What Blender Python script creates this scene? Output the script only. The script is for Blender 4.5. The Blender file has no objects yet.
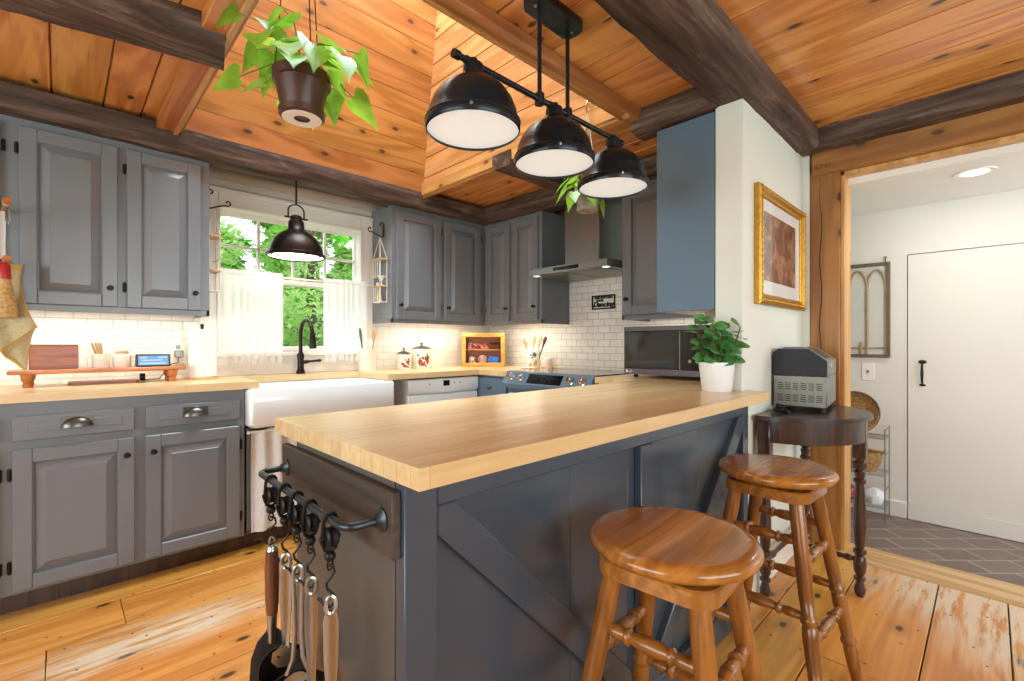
import bpy, bmesh, math, random
from mathutils import Vector, Matrix

PI = math.pi
RND = random.Random(11)
SC = bpy.context.scene
COL = SC.collection

# ------------------------------------------------------------------ camera, world, light, exposure
cam_d = bpy.data.cameras.new('camera')
cam_d.sensor_width = 36.0
cam_d.lens = 16.35
cam_d.shift_y = 0.0024
cam_d.clip_start = 0.02
cam = bpy.data.objects.new('camera', cam_d)
cam.location = (0, 0, 1.119)
cam.rotation_euler = (PI / 2, 0, math.radians(-44.2))
COL.objects.link(cam)
SC.camera = cam

SC.view_settings.view_transform = 'Standard'
SC.view_settings.look = 'None'
SC.view_settings.gamma = 1.0
SC.view_settings.use_curve_mapping = False
SC.view_settings.exposure = 0.12

world = bpy.data.worlds.new('world')
SC.world = world
world.use_nodes = True
bgn = world.node_tree.nodes['Background']
bgn.inputs[0].default_value = (0.86, 0.94, 1.0, 1)
bgn.inputs[1].default_value = 2.3


def area(name, loc, target, sx, sy, watts, color=(1, 1, 1), spread=PI):
    d = bpy.data.lights.new(name, 'AREA')
    d.shape = 'RECTANGLE'
    d.size, d.size_y = sx, sy
    d.energy = watts
    d.color = color
    d.spread = spread
    o = bpy.data.objects.new(name, d)
    o.location = loc
    v = Vector(target) - Vector(loc)
    o.rotation_euler = v.to_track_quat('-Z', 'Y').to_euler()
    COL.objects.link(o)
    return o


def point(name, loc, watts, color=(1, 1, 1), r=0.03):
    d = bpy.data.lights.new(name, 'POINT')
    d.energy = watts
    d.color = color
    d.shadow_soft_size = r
    o = bpy.data.objects.new(name, d)
    o.location = loc
    COL.objects.link(o)
    return o


# daylight: skylight over the shaft, kitchen window; added fill lights: behind the camera, in the hall
area('skylight_daylight', (1.18, 1.95, 4.25), (1.18, 2.05, 0), 1.4, 1.3, 105, (0.80, 0.93, 1.0))
area('kitchen_window_daylight', (1.17, 3.9, 2.6), (1.17, 3.0, 1.2), 1.4, 0.8, 16, (0.88, 0.97, 1.0))
area('south_fill_light', (0.6, -2.46, 1.35), (1.2, 2.0, 3.2), 2.8, 1.5, 55, (0.84, 0.96, 0.97))
area('west_fill_light', (-2.46, 0.9, 1.30), (1.5, 1.4, 3.2), 2.8, 1.5, 66, (0.84, 0.96, 0.97))
area('hall_fill_light', (3.5, -1.45, 1.3), (3.5, 0.6, 1.0), 0.6, 1.2, 13, (0.90, 0.97, 1.0))  # fill added to even out the hall; no window stands there

# ------------------------------------------------------------------ helpers


def lin(h):
    h = h.lstrip('#')
    out = []
    for i in (0, 2, 4):
        c = int(h[i:i + 2], 16) / 255.0
        out.append(c / 12.92 if c <= 0.04045 else ((c + 0.055) / 1.055) ** 2.4)
    return (out[0], out[1], out[2], 1.0)


RM = {}          # world matrix of every thing's root


class MB:
    """collects vertices and faces for ONE mesh; coordinates in the world unless M says otherwise"""

    def __init__(self, M=None):
        self.V, self.F = [], []
        self.M = M or Matrix()

    def fr(self, o, ex, en):
        ex, en = Vector(ex), Vector(en)
        ez = Vector((0, 0, 1))
        self.M = Matrix(((ex.x, en.x, ez.x, o[0]), (ex.y, en.y, ez.y, o[1]), (ex.z, en.z, ez.z, o[2]), (0, 0, 0, 1)))
        return self

    def add(self, vs, fs):
        n = len(self.V)
        M = self.M
        self.V += [tuple(M @ Vector(v)) for v in vs]
        self.F += [tuple(i + n for i in f) for f in fs]
        return self

    def box(self, x0, x1, y0, y1, z0, z1, b=0.0):
        if x1 < x0: x0, x1 = x1, x0
        if y1 < y0: y0, y1 = y1, y0
        if z1 < z0: z0, z1 = z1, z0
        if b <= 0:
            v = [(x0, y0, z0), (x1, y0, z0), (x1, y1, z0), (x0, y1, z0), (x0, y0, z1), (x1, y0, z1), (x1, y1, z1), (x0, y1, z1)]
            return self.add(v, [(0, 3, 2, 1), (4, 5, 6, 7), (0, 1, 5, 4), (1, 2, 6, 5), (2, 3, 7, 6), (3, 0, 4, 7)])
        b = min(b, (x1 - x0) * .49, (y1 - y0) * .49, (z1 - z0) * .49)
        c = ((x0 + x1) / 2, (y0 + y1) / 2, (z0 + z1) / 2)
        h = ((x1 - x0) / 2, (y1 - y0) / 2, (z1 - z0) / 2)
        vs, idx = [], {}
        for sx in (-1, 1):
            for sy in (-1, 1):
                for sz in (-1, 1):
                    s = (sx, sy, sz)
                    for a in range(3):
                        idx[(s, a)] = len(vs)
                        vs.append(tuple(c[k] + s[k] * (h[k] if k == a else h[k] - b) for k in range(3)))
        fs = []
        for a in range(3):
            p, q = [(1, 2), (2, 0), (0, 1)][a]
            for sa in (-1, 1):
                loop = []
                for (sp, sq) in ((-1, -1), (1, -1), (1, 1), (-1, 1)):
                    s = [0, 0, 0]; s[a] = sa; s[p] = sp; s[q] = sq
                    loop.append(idx[(tuple(s), a)])
                fs.append(tuple(loop if sa > 0 else loop[::-1]))
            for sp in (-1, 1):
                for sq in (-1, 1):
                    s0 = [0, 0, 0]; s0[a] = -1; s0[p] = sp; s0[q] = sq
                    s1 = list(s0); s1[a] = 1
                    s0, s1 = tuple(s0), tuple(s1)
                    fs.append((idx[(s0, p)], idx[(s1, p)], idx[(s1, q)], idx[(s0, q)]))
        for sx in (-1, 1):
            for sy in (-1, 1):
                for sz in (-1, 1):
                    s = (sx, sy, sz)
                    fs.append((idx[(s, 0)], idx[(s, 1)], idx[(s, 2)]))
        return self.add(vs, fs)

    def lathe(self, prof, c=(0, 0, 0), axis=(0, 0, 1), seg=24, sx=1.0, sy=1.0, rot=0.0):
        """prof: (radius, distance along axis)"""
        ax = Vector(axis).normalized()
        t = Vector((1, 0, 0)) if abs(ax.x) < .9 else Vector((0, 1, 0))
        if abs(ax.z) > .999:
            u, w = Vector((1, 0, 0)), Vector((0, 1, 0))
        else:
            u = ax.cross(t).normalized(); w = ax.cross(u)
        c = Vector(c)
        vs, fs, rings = [], [], []
        for (r, z) in prof:
            if r < 1e-6:
                rings.append([len(vs)]); vs.append(tuple(c + ax * z))
            else:
                ring = []
                for k in range(seg):
                    a = 2 * PI * k / seg + rot
                    ring.append(len(vs))
                    vs.append(tuple(c + ax * z + u * (math.cos(a) * r * sx) + w * (math.sin(a) * r * sy)))
                rings.append(ring)
        for A, B in zip(rings, rings[1:]):
            if len(A) == 1 and len(B) == 1: continue
            for k in range(seg):
                k2 = (k + 1) % seg
                if len(A) == 1: fs.append((A[0], B[k2], B[k]))
                elif len(B) == 1: fs.append((A[k], A[k2], B[0]))
                else: fs.append((A[k], A[k2], B[k2], B[k]))
        return self.add(vs, fs)

    def turn(self, p0, p1, prof, seg=14):
        """turned spindle between two points; prof: (t 0..1, radius)"""
        p0, p1 = Vector(p0), Vector(p1)
        d = p1 - p0
        L = d.length
        pr = [(r, t * L) for t, r in prof]
        pr = [(0, pr[0][1])] + pr + [(0, pr[-1][1])]
        return self.lathe(pr, p0, d, seg)

    def cyl(self, p0, p1, r0, r1=None, seg=14):
        return self.turn(p0, p1, [(0, r0), (1, r0 if r1 is None else r1)], seg)

    def ball(self, c, r, seg=14, sx=1, sy=1, sz=1, n=8):
        pr = [(r * math.sin(PI * i / n), -r * sz * math.cos(PI * i / n)) for i in range(n + 1)]
        pr[0] = (0, pr[0][1]); pr[-1] = (0, pr[-1][1])
        return self.lathe(pr, c, (0, 0, 1), seg, sx, sy)

    def tube(self, pts, r, seg=8, closed=False):
        P = [Vector(p) for p in pts]
        n = len(P)
        rr = r if isinstance(r, (list, tuple)) else [r] * n
        T = []
        for i in range(n):
            a = P[(i - 1) % n] if (closed or i > 0) else P[i]
            b = P[(i + 1) % n] if (closed or i < n - 1) else P[i]
            t = (b - a)
            T.append(t.normalized() if t.length > 1e-9 else Vector((0, 0, 1)))
        t0 = Vector((0, 0, 1)) if abs(T[0].z) < .9 else Vector((1, 0, 0))
        u = T[0].cross(t0).normalized()
        vs, fs = [], []
        for i in range(n):
            u = (u - T[i] * u.dot(T[i]))
            u = u.normalized() if u.length > 1e-6 else T[i].orthogonal().normalized()
            w = T[i].cross(u)
            for k in range(seg):
                a = 2 * PI * k / seg
                vs.append(tuple(P[i] + (u * math.cos(a) + w * math.sin(a)) * rr[i]))
        for i in range(n if closed else n - 1):
            j = (i + 1) % n
            for k in range(seg):
                k2 = (k + 1) % seg
                fs.append((i * seg + k, i * seg + k2, j * seg + k2, j * seg + k))
        if not closed:
            fs.append(tuple(range(seg))[::-1])
            fs.append(tuple((n - 1) * seg + k for k in range(seg)))
        return self.add(vs, fs)

    def prism(self, poly, z0, z1):
        n = len(poly)
        vs = [(x, y, z0) for x, y in poly] + [(x, y, z1) for x, y in poly]
        fs = [tuple(range(n))[::-1], tuple(range(n, 2 * n))]
        for k in range(n):
            k2 = (k + 1) % n
            fs.append((k, k2, n + k2, n + k))
        return self.add(vs, fs)

    def loft(self, rings, cap=True):
        """rings of equal vertex count"""
        n = len(rings[0]); vs = []; fs = []
        for r in rings: vs += list(r)
        for i in range(len(rings) - 1):
            for k in range(n):
                k2 = (k + 1) % n
                fs.append((i * n + k, i * n + k2, (i + 1) * n + k2, (i + 1) * n + k))
        if cap:
            fs.append(tuple(range(n))[::-1]); fs.append(tuple((len(rings) - 1) * n + k for k in range(n)))
        return self.add(vs, fs)

    def grid(self, fn, nu, nv):
        vs = [tuple(fn(i / nu, j / nv)) for j in range(nv + 1) for i in range(nu + 1)]
        fs = []
        for j in range(nv):
            for i in range(nu):
                a = j * (nu + 1) + i
                fs.append((a, a + 1, a + nu + 2, a + nu + 1))
        return self.add(vs, fs)

    def leaf(self, p, d, up, L, W, fold=.25, droop=.25, shape='heart'):
        p, d, up = Vector(p), Vector(d).normalized(), Vector(up)
        s = d.cross(up)
        s = s.normalized() if s.length > 1e-5 else d.orthogonal().normalized()
        up = s.cross(d).normalized()
        ws = {'heart': [.0, .72, 1.0, .95, .72, .42, .16, 0], 'oval': [.05, .45, .8, 1, 1, .85, .5, 0],
              'long': [.05, .5, .8, .95, 1, .8, .45, 0]}[shape]
        back = {'heart': [.0, -.12, .04, .25, .45, .65, .84, 1], 'oval': [0, .1, .25, .42, .58, .76, .9, 1],
                'long': [0, .1, .25, .4, .58, .75, .9, 1]}[shape]
        mid, l, r = [], [], []
        n = len(ws)
        for i in range(n):
            t = back[i]; tm = max(t, 0) if shape != 'heart' else max(0, i / (n - 1))
            m = p + d * (L * tm) - Vector((0, 0, 1)) * (droop * L * tm * tm)
            e = p + d * (L * t) - Vector((0, 0, 1)) * (droop * L * max(t, 0) ** 2)
            w = W * .5 * ws[i]
            mid.append(m); l.append(e + s * w + up * (fold * w)); r.append(e - s * w + up * (fold * w))
        vs = [tuple(v) for v in mid + l + r]
        fs = []
        for i in range(n - 1):
            fs.append((i, i + 1, n + i + 1, n + i)); fs.append((i, 2 * n + i, 2 * n + i + 1, i + 1))
        return self.add(vs, fs)

    def build(self, name, mat, parent=None, local=False, flat=False, recalc=True, angle=40):
        me = bpy.data.meshes.new(name)
        V = self.V
        if parent is not None and not local:
            r = parent
            while r.parent: r = r.parent
            if r.name in RM:
                I = RM[r.name].inverted()
                V = [tuple(I @ Vector(v)) for v in V]
        me.from_pydata(V, [], self.F)
        if recalc:
            bm = bmesh.new(); bm.from_mesh(me)
            bmesh.ops.recalc_face_normals(bm, faces=bm.faces)
            bm.to_mesh(me); bm.free()
        if not flat:
            me.polygons.foreach_set('use_smooth', [True] * len(me.polygons))
            me.set_sharp_from_angle(angle=math.radians(angle))
        me.materials.append(mat)
        o = bpy.data.objects.new(name, me)
        COL.objects.link(o)
        if parent is not None: o.parent = parent
        return o


def thing(name, label, cat, loc=(0, 0, 0), rotz=0.0, group=None):
    o = bpy.data.objects.new(name, None)
    o.empty_display_size = .05
    COL.objects.link(o)
    o.location = loc; o.rotation_euler = (0, 0, rotz)
    RM[o.name] = Matrix.Translation(Vector(loc)) @ Matrix.Rotation(rotz, 4, 'Z')
    return tag(o, label, cat, group)


def tag(o, label, cat, group=None, kind=None):
    o['label'] = label; o['category'] = cat
    if group: o['group'] = group
    if kind: o['kind'] = kind
    return o


def struct(name, mb, mat, parent=None, **k):
    o = mb.build(name, mat, parent, **k)
    if parent is None: o['kind'] = 'structure'
    return o


def dup(root, loc, rotz, label, group=None):
    r = root.copy(); COL.objects.link(r)
    r.location = loc; r.rotation_euler = (0, 0, rotz)
    r['label'] = label
    if group: r['group'] = group
    for ch in list(root.children):
        c = ch.copy(); COL.objects.link(c); c.parent = r
        for g in list(ch.children):
            d = g.copy(); COL.objects.link(d); d.parent = c
    return r


def text(name, body, size, mat, parent, M, extrude=.0008, align='CENTER', shear=0.0, fat=0.0):
    """lettering; M maps text plane (x right, y up, z out) to the parent's space (world if parent is None)"""
    c = bpy.data.curves.new(name, 'FONT')
    c.body = body; c.size = size; c.extrude = extrude; c.align_x = align; c.align_y = 'CENTER'; c.shear = shear; c.offset = fat
    tmp = bpy.data.objects.new(name + '_curve', c)
    COL.objects.link(tmp)
    me = bpy.data.meshes.new_from_object(tmp.evaluated_get(bpy.context.evaluated_depsgraph_get()))
    bpy.data.objects.remove(tmp)
    me.name = name
    me.materials.clear(); me.materials.append(mat)
    o = bpy.data.objects.new(name, me)
    COL.objects.link(o)
    if parent is not None:
        r = parent
        while r.parent: r = r.parent
        o.parent = parent
        if r.name in RM: M = RM[r.name].inverted() @ M
    o.matrix_local = M
    return o


def plane_m(o, ex, ey):
    ex, ey = Vector(ex), Vector(ey); ez = ex.cross(ey)
    return Matrix(((ex.x, ey.x, ez.x, o[0]), (ex.y, ey.y, ez.y, o[1]), (ex.z, ey.z, ez.z, o[2]), (0, 0, 0, 1)))


# ------------------------------------------------------------------ materials
class G:
    def __init__(self, name):
        self.m = bpy.data.materials.new(name); self.m.use_nodes = True
        self.nt = self.m.node_tree
        self.b = self.nt.nodes['Principled BSDF']

    def n(self, t, props=None, **ins):
        nd = self.nt.nodes.new('ShaderNode' + t)
        for k, v in (props or {}).items(): setattr(nd, k, v)
        for k, v in ins.items():
            s = nd.inputs[int(k[1:])] if k[0] == 'i' and k[1:].isdigit() else nd.inputs[k.replace('_', ' ')]
            self.put(s, v)
        return nd

    def put(self, s, v):
        if isinstance(v, bpy.types.NodeSocket): self.nt.links.new(v, s)
        else: s.default_value = v

    def math(self, op, a, b=0.0, clamp=False):
        return self.n('Math', {'operation': op, 'use_clamp': clamp}, i0=a, i1=b).outputs[0]

    def mix(self, f, a, b, blend='MIX'):
        nd = self.n('Mix', {'data_type': 'RGBA', 'blend_type': blend})
        self.put(nd.inputs[0], f); self.put(nd.inputs[6], a); self.put(nd.inputs[7], b)
        return nd.outputs[2]

    def ramp(self, f, stops):
        nd = self.n('ValToRGB', None, i0=f)
        e = nd.color_ramp.elements
        while len(e) > 1: e.remove(e[0])
        e[0].position, e[0].color = stops[0]
        for p, c in stops[1:]:
            x = e.new(p); x.color = c
        return nd.outputs[0]

    def obj(self, scale=(1, 1, 1), island=False, loc=(0, 0, 0)):
        v = self.n('TexCoord').outputs['Object']
        if island:
            r = self.n('NewGeometry').outputs['Random Per Island']
            cx = self.n('CombineXYZ', None, X=self.math('MULTIPLY', r, 17.3), Y=self.math('MULTIPLY', r, 31.7), Z=self.math('MULTIPLY', r, 11.1))
            v = self.n('VectorMath', {'operation': 'ADD'}, i0=v, i1=cx.outputs[0]).outputs[0]
        return self.n('Mapping', None, Vector=v, Scale=scale, Location=loc).outputs[0]

    def noise(self, vec, scale, detail=3.0, rough=.55, dist=0.0):
        return self.n('TexNoise', None, Vector=vec, Scale=scale, Detail=detail, Roughness=rough, Distortion=dist).outputs[0]

    def bump(self, h, strength=.3, dist=.002):
        self.put(self.b.inputs['Normal'], self.n('Bump', None, Strength=strength, Distance=dist, Height=h).outputs[0])

    def fin(self, col, rough=.5, metal=0.0, coat=0.0, spec=None):
        self.put(self.b.inputs['Base Color'], col)
        self.put(self.b.inputs['Roughness'], rough)
        self.put(self.b.inputs['Metallic'], metal)
        if coat:
            self.put(self.b.inputs['Coat Weight'], coat); self.put(self.b.inputs['Coat Roughness'], .12)
        if spec is not None: self.put(self.b.inputs['Specular IOR Level'], spec)
        return self.m


def plain(name, hexc, rough=.5, metal=0.0, var=.10, scale=6.0, bump=0.0, bscale=60.0, coat=0.0, spec=None):
    g = G(name)
    c = lin(hexc)
    v = g.obj()
    n = g.noise(v, scale, 4)
    dark = tuple(x * (1 - var) for x in c[:3]) + (1,)
    lite = tuple(min(1, x * (1 + var)) for x in c[:3]) + (1,)
    col = g.ramp(n, [(.3, dark), (.7, lite)])
    rr = g.math('MULTIPLY_ADD', n, rough * .3); rr.node.inputs[2].default_value = rough * .85
    if bump: g.bump(g.noise(v, bscale, 3), bump)
    return g.fin(col, rr, metal, coat, spec)


def wood(name, light, dark, axis='X', rough=.4, island=False, knots=0.0, cross='Y', s=1.0, hue=.0, val=.14, coat=0.0, bump=.08, ring=.55, spec=None):
    g = G(name)
    k = 'XYZ'.index(axis)
    sc = [5.0 * s] * 3; sc[k] = .55 * s
    fine = [70.0 * s] * 3; fine[k] = 2.2 * s
    v = g.obj(tuple(sc), island)
    n1 = g.noise(v, 1.0, 3, .5, .7)
    rg = g.math('SINE', g.math('MULTIPLY', n1, 34.0))
    rg = g.math('MULTIPLY_ADD', rg, .5); rg.node.inputs[2].default_value = .5
    n2 = g.noise(g.obj(tuple(fine), island), 1.0, 4)
    f = g.math('ADD', g.math('MULTIPLY', rg, ring), g.math('MULTIPLY', n2, 1.0 - ring))
    L, D = lin(light), lin(dark)
    col = g.ramp(f, [(.12, D), (.75, L)])
    if island:
        r = g.n('NewGeometry').outputs['Random Per Island']
        r2 = g.n('TexWhiteNoise', {'noise_dimensions': '1D'}, W=r).outputs[0]
        vv = g.math('MULTIPLY_ADD', r, val * 2); vv.node.inputs[2].default_value = 1 - val
        hh = g.math('MULTIPLY_ADD', r2, .02); hh.node.inputs[2].default_value = .49
        col = g.n('HueSaturation', None, Hue=hh, Saturation=1.0, Value=vv, Color=col).outputs[0]
    if knots:
        sp = g.n('SeparateXYZ', None, Vector=g.obj((1, 1, 1), island))
        cc = g.n('CombineXYZ', None, X=g.math('MULTIPLY', sp.outputs[k], 2.3), Y=g.math('MULTIPLY', sp.outputs['XYZ'.index(cross)], 4.4))
        vo = g.n('TexVoronoi', {'voronoi_dimensions': '2D'}, Vector=cc.outputs[0], Scale=1.0, Randomness=1.0).outputs['Distance']
        vo = g.math('ADD', vo, g.math('MULTIPLY', g.math('SUBTRACT', n2, .5), .05))
        halo = g.ramp(vo, [(.0, (1, 1, 1, 1)), (.08, (.8, .8, .8, 1)), (.2, (0, 0, 0, 1))])
        core = g.ramp(vo, [(.0, (1, 1, 1, 1)), (.035, (1, 1, 1, 1)), (.07, (0, 0, 0, 1))])
        col = g.mix(g.math('MULTIPLY', halo, .4 * knots), col, tuple(x * .5 for x in D[:3]) + (1,))
        col = g.mix(g.math('MULTIPLY', core, .95 * knots), col, tuple(x * .10 for x in D[:3]) + (1,))
    g.bump(f, bump)
    rr = g.math('MULTIPLY_ADD', n2, rough * .35); rr.node.inputs[2].default_value = rough * .8
    return g.fin(col, rr, 0.0, coat, spec), g, col


def wd(*a, **k): return wood(*a, **k)[0]


def emis(name, hexc, strength, base='ffffff'):
    g = G(name)
    g.b.inputs['Emission Color'].default_value = lin(hexc)
    g.b.inputs['Emission Strength'].default_value = strength
    return g.fin(lin(base), .4)


def tile(name, axes, hexc, grout, bw, bh, mort, rough, rot=0.0, var=.05, bump=.5):
    g = G(name)
    sp = g.n('SeparateXYZ', None, Vector=g.n('TexCoord').outputs['Object'])
    c = g.n('CombineXYZ', None, X=sp.outputs[axes[0]], Y=sp.outputs[axes[1]])
    v = g.n('Mapping', None, Vector=c.outputs[0], Rotation=(0, 0, rot)).outputs[0]
    a = lin(hexc)
    br = g.n('TexBrick', {'offset': .5}, Vector=v, Color1=tuple(x * (1 - var) for x in a[:3]) + (1,), Color2=tuple(min(1, x * (1 + var)) for x in a[:3]) + (1,),
             Mortar=lin(grout), Scale=1.0, Mortar_Size=mort, Mortar_Smooth=.2, Brick_Width=bw, Row_Height=bh)
    n = g.noise(v, 14.0, 3)
    col = g.mix(.12, br.outputs[0], g.ramp(n, [(.3, (.4, .4, .4, 1)), (.7, (1, 1, 1, 1))]), 'MULTIPLY')
    inv = g.math('SUBTRACT', 1.0, br.outputs[1])
    g.bump(inv, bump, .002)
    rr = g.math('MULTIPLY_ADD', br.outputs[1], .5); rr.node.inputs[2].default_value = rough
    return g.fin(col, rr)


def translucent(name, hexc, amount, rough=.5, bump=0.0, bscale=150.0, var=.08, vscale=8, transp=0.0):
    g = G(name)
    c = lin(hexc)
    v = g.obj()
    n = g.noise(v, vscale, 3)
    col = g.ramp(n, [(.3, tuple(x * (1 - var) for x in c[:3]) + (1,)), (.7, tuple(min(1, x * (1 + var)) for x in c[:3]) + (1,))])
    g.fin(col, rough)
    if bump: g.bump(g.noise(v, bscale, 2), bump)
    tr = g.n('BsdfTranslucent', None, Color=col)
    mx = g.n('MixShader', None, i0=amount, i1=g.b.outputs[0], i2=tr.outputs[0])
    out = g.nt.nodes['Material Output']
    last = mx.outputs[0]
    if transp:
        tp = g.n('BsdfTransparent')
        last = g.n('MixShader', None, i0=transp, i1=last, i2=tp.outputs[0]).outputs[0]
    g.nt.links.new(last, out.inputs[0])
    return g.m


def glass_thin(name, tint='ffffff', fac=.08):
    g = G(name)
    tp = g.n('BsdfTransparent', None, Color=lin(tint))
    gl = g.n('BsdfGlossy', None, Roughness=.02)
    fc = g.n('LayerWeight', None, Blend=.5).outputs['Facing']
    fr = g.math('MULTIPLY_ADD', g.math('POWER', fc, 4.0), .45); fr.node.inputs[2].default_value = .02
    mx = g.n('MixShader', None, i0=fr, i1=tp.outputs[0], i2=gl.outputs[0])
    g.nt.links.new(mx.outputs[0], g.nt.nodes['Material Output'].inputs[0])
    return g.m


def beam_mat(name, axis):
    g = G(name)
    k = 'XYZ'.index(axis)
    sc = [26.0] * 3; sc[k] = 2.0
    v = g.obj(tuple(sc))
    n = g.noise(v, 1.0, 5, .6, .3)
    col = g.ramp(n, [(.28, lin('261a16')), (.5, lin('4f3b33')), (.75, lin('7b665a'))])
    s2 = [22.0] * 3; s2[k] = 5.0
    n2 = g.noise(g.obj(tuple(s2)), 1.0, 5, .65)
    col = g.mix(g.ramp(n2, [(.56, (0, 0, 0, 1)), (.74, (.4, .4, .4, 1))]), col, lin('a3968c'))
    g.bump(n, .6, .006)
    return g.fin(col, .62, spec=.35)


M = {}
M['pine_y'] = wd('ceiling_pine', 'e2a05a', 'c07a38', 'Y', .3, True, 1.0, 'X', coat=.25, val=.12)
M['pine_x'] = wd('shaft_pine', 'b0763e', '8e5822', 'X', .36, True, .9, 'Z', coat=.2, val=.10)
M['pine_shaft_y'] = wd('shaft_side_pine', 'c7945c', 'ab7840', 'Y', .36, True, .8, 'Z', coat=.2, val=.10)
M['pine_trim_y'] = wd('trim_pine', 'c07a40', '9c5526', 'Y', .35, coat=.2)
M['pine_trim_x'] = wd('trim_pine_cross', 'b5774a', '935832', 'X', .35, coat=.2)
M['post'] = wd('post_pine', 'ad7636', '875423', 'Z', .4, knots=.9, coat=.15)
M['header'] = wd('header_pine', 'a8733c', '845226', 'Y', .42, knots=.8, cross='Z')
M['jamb'] = wd('jamb_pine', 'd9a765', 'b98244', 'Z', .4)
M['beam_x'] = beam_mat('hewn_beam', 'X')
M['beam_y'] = beam_mat('hewn_beam_cross', 'Y')
M['cab'] = plain('cabinet_paint', '74777d', .3, var=.04, scale=3, coat=.12)
M['cab_skylit'] = plain('cabinet_paint_skylit', '5b7184', .4, var=.03, scale=2)  # cabinet paint again, with the skylight's blue put into the colour
M['isl'] = plain('island_paint', '414b57', .24, var=.10, scale=2.5, coat=.15)
M['isl_sheen'] = plain('island_end_sheen', '57534f', .36, var=.10, scale=2.5)  # brownish reflection on the end panel, put into its colour
M['iron'] = plain('black_iron', '24211f', .42, .6, .2, 30, .15, 120)
M['iron_blue'] = plain('blued_iron', '3d484e', .32, .7, .12, 20)
M['black'] = plain('black_plastic', '141416', .42, spec=.3)
M['bronze'] = plain('oil_rubbed_bronze', '2d2522', .32, .75, .25, 8, .04, 80)
M['shade'] = plain('dark_metal_shade', '2b3138', .28, .6, .2, 10, .04, 120)
M['steel'] = plain('brushed_steel', 'aeb0af', .3, 1.0, .02, 2)
M['hood'] = plain('hood_steel', '9b9d9b', .36, .95, .02, 2)
M['darksteel'] = plain('dark_steel', '6f6c72', .35, .7, .03, 2)
M['chrome'] = plain('polished_metal', 'd5d5d5', .12, 1.0, .04)
M['pewter'] = plain('pewter_pull', '6a6864', .3, .9, .15, 30)
M['white'] = plain('white_paint', 'efebe3', .5, var=.02)
M['wall'] = plain('cream_wall', 'dfe2da', .6, var=.02, scale=2)
M['hallwall'] = plain('hall_wall', 'e3e1db', .6, var=.02, scale=2)
M['hallceil'] = plain('hall_ceiling_paint', 'eceae6', .7, var=.01)
M['porcelain'] = plain('white_porcelain', 'e9eef2', .13, var=.01, coat=.4)
M['ceramic'] = plain('cream_ceramic', 'efebe2', .22, var=.02, coat=.3)
M['appliance'] = plain('white_appliance', 'e6ecf2', .25, var=.01)
M['darkgrey'] = plain('dark_grey', '2b2d30', .4)
M['red'] = plain('berry_red', 'b3202a', .35, var=.25, scale=60)
M['leafgreen'] = plain('motif_green', '3f6a37', .45, var=.3, scale=60)
M['yellow'] = plain('motif_yellow', 'dca53a', .45, var=.3, scale=60)
M['stool'] = wd('stool_oak', 'b87a36', '87531f', 'X', .2, coat=.4, s=1.8, bump=.03, ring=.42)
M['stool_leg'] = wd('stool_oak_leg', '9c6227', '774819', 'Z', .25, coat=.35, s=2, bump=.03)
M['walnut'] = wd('dark_walnut', '4a3026', '2c1b16', 'Z', .3, coat=.3, s=1.6)
M['walnut_top'] = wd('dark_walnut_top', '3f302b', '2a1f1c', 'X', .32, coat=.3, s=1.4)
M['cherry'] = wd('cherry_wood', 'a95a27', '7d3c17', 'X', .35, s=2, coat=.2)
M['tray'] = wd('tray_wood', 'c77a35', 'a55c22', 'X', .35, s=2, coat=.2)
M['lightwood'] = wd('light_wood', 'd9b47d', 'bd925a', 'Z', .45, s=3)
M['honey'] = wd('honey_pine', 'dca24a', 'c3842f', 'X', .35, s=2, coat=.2)
M['weather'] = wd('weathered_board', '4c423b', '362e29', 'Y', .5, s=1.5, bump=.25)
M['handle_wood'] = wd('handle_wood', '74452a', '4e2b19', 'Z', .4, s=3)
M['gold'] = plain('gilt_frame', 'b98a35', .35, .8, .25, 60, .4, 160)
M['paper'] = plain('white_paper', 'f3f0ec', .8, var=.03, bump=.15, bscale=120)
M['matboard'] = plain('picture_mat', 'e7e6e4', .6, var=.01)
M['glass'] = glass_thin('clear_glass')
M['blackglass'] = plain('black_glass', '0b0b0d', .06, var=.02, coat=.5)
M['pot_brown'] = plain('brown_plastic_pot', '4a2a27', .35, var=.08)
M['pot_grey'] = plain('grey_clay_pot', '8b8174', .6, var=.15, scale=20)
M['soil'] = plain('potting_soil', '3a2c22', .9, var=.4, scale=60, bump=.5)
M['leaf_lime'] = translucent('pothos_leaf', '92c440', .42, .32, var=.38, vscale=11)
M['leaf_dark'] = translucent('peperomia_leaf', '5a9a55', .24, .25, var=.55, vscale=26)
M['stem'] = plain('plant_stem', '7d8b3c', .5, var=.2)
M['stem_brown'] = plain('brown_stem', '6b4630', .6, var=.2)
M['tree_leaf'] = translucent('tree_leaf', '94cc5c', .5, .5, var=.5, vscale=1.5)
M['tree_leaf2'] = translucent('tree_leaf_pale', 'bfe08c', .5, .5, var=.40, vscale=1.5)
M['bark'] = plain('bark', '5d5348', .9, var=.3, scale=12, bump=.6)
M['lawn'] = plain('lawn_green', '6f9a4c', .9, var=.3, scale=5)
M['curtain'] = translucent('sheer_curtain', 'fbfaf8', .42, .8, .15, 260, .01, 8, .06)
M['skirt'] = translucent('seersucker_cloth', 'f2f3f3', .2, .9, 1.0, 70, .05, 40)
M['towel'] = plain('linen_towel', 'b9ab86', .9, var=.15, scale=120, bump=.5, bscale=350)
M['towel_edge'] = plain('mustard_hem', 'bf9b4f', .9, var=.12, scale=60, bump=.3, bscale=300)
M['bristle'] = plain('straw_bristle', 'c19a62', .8, var=.35, scale=90, bump=.6, bscale=220)
M['wicker'] = plain('wicker', 'a88352', .7, var=.45, scale=60, bump=.9, bscale=130)
M['wire'] = plain('grey_wire', '8f8f8b', .35, .8)
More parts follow.
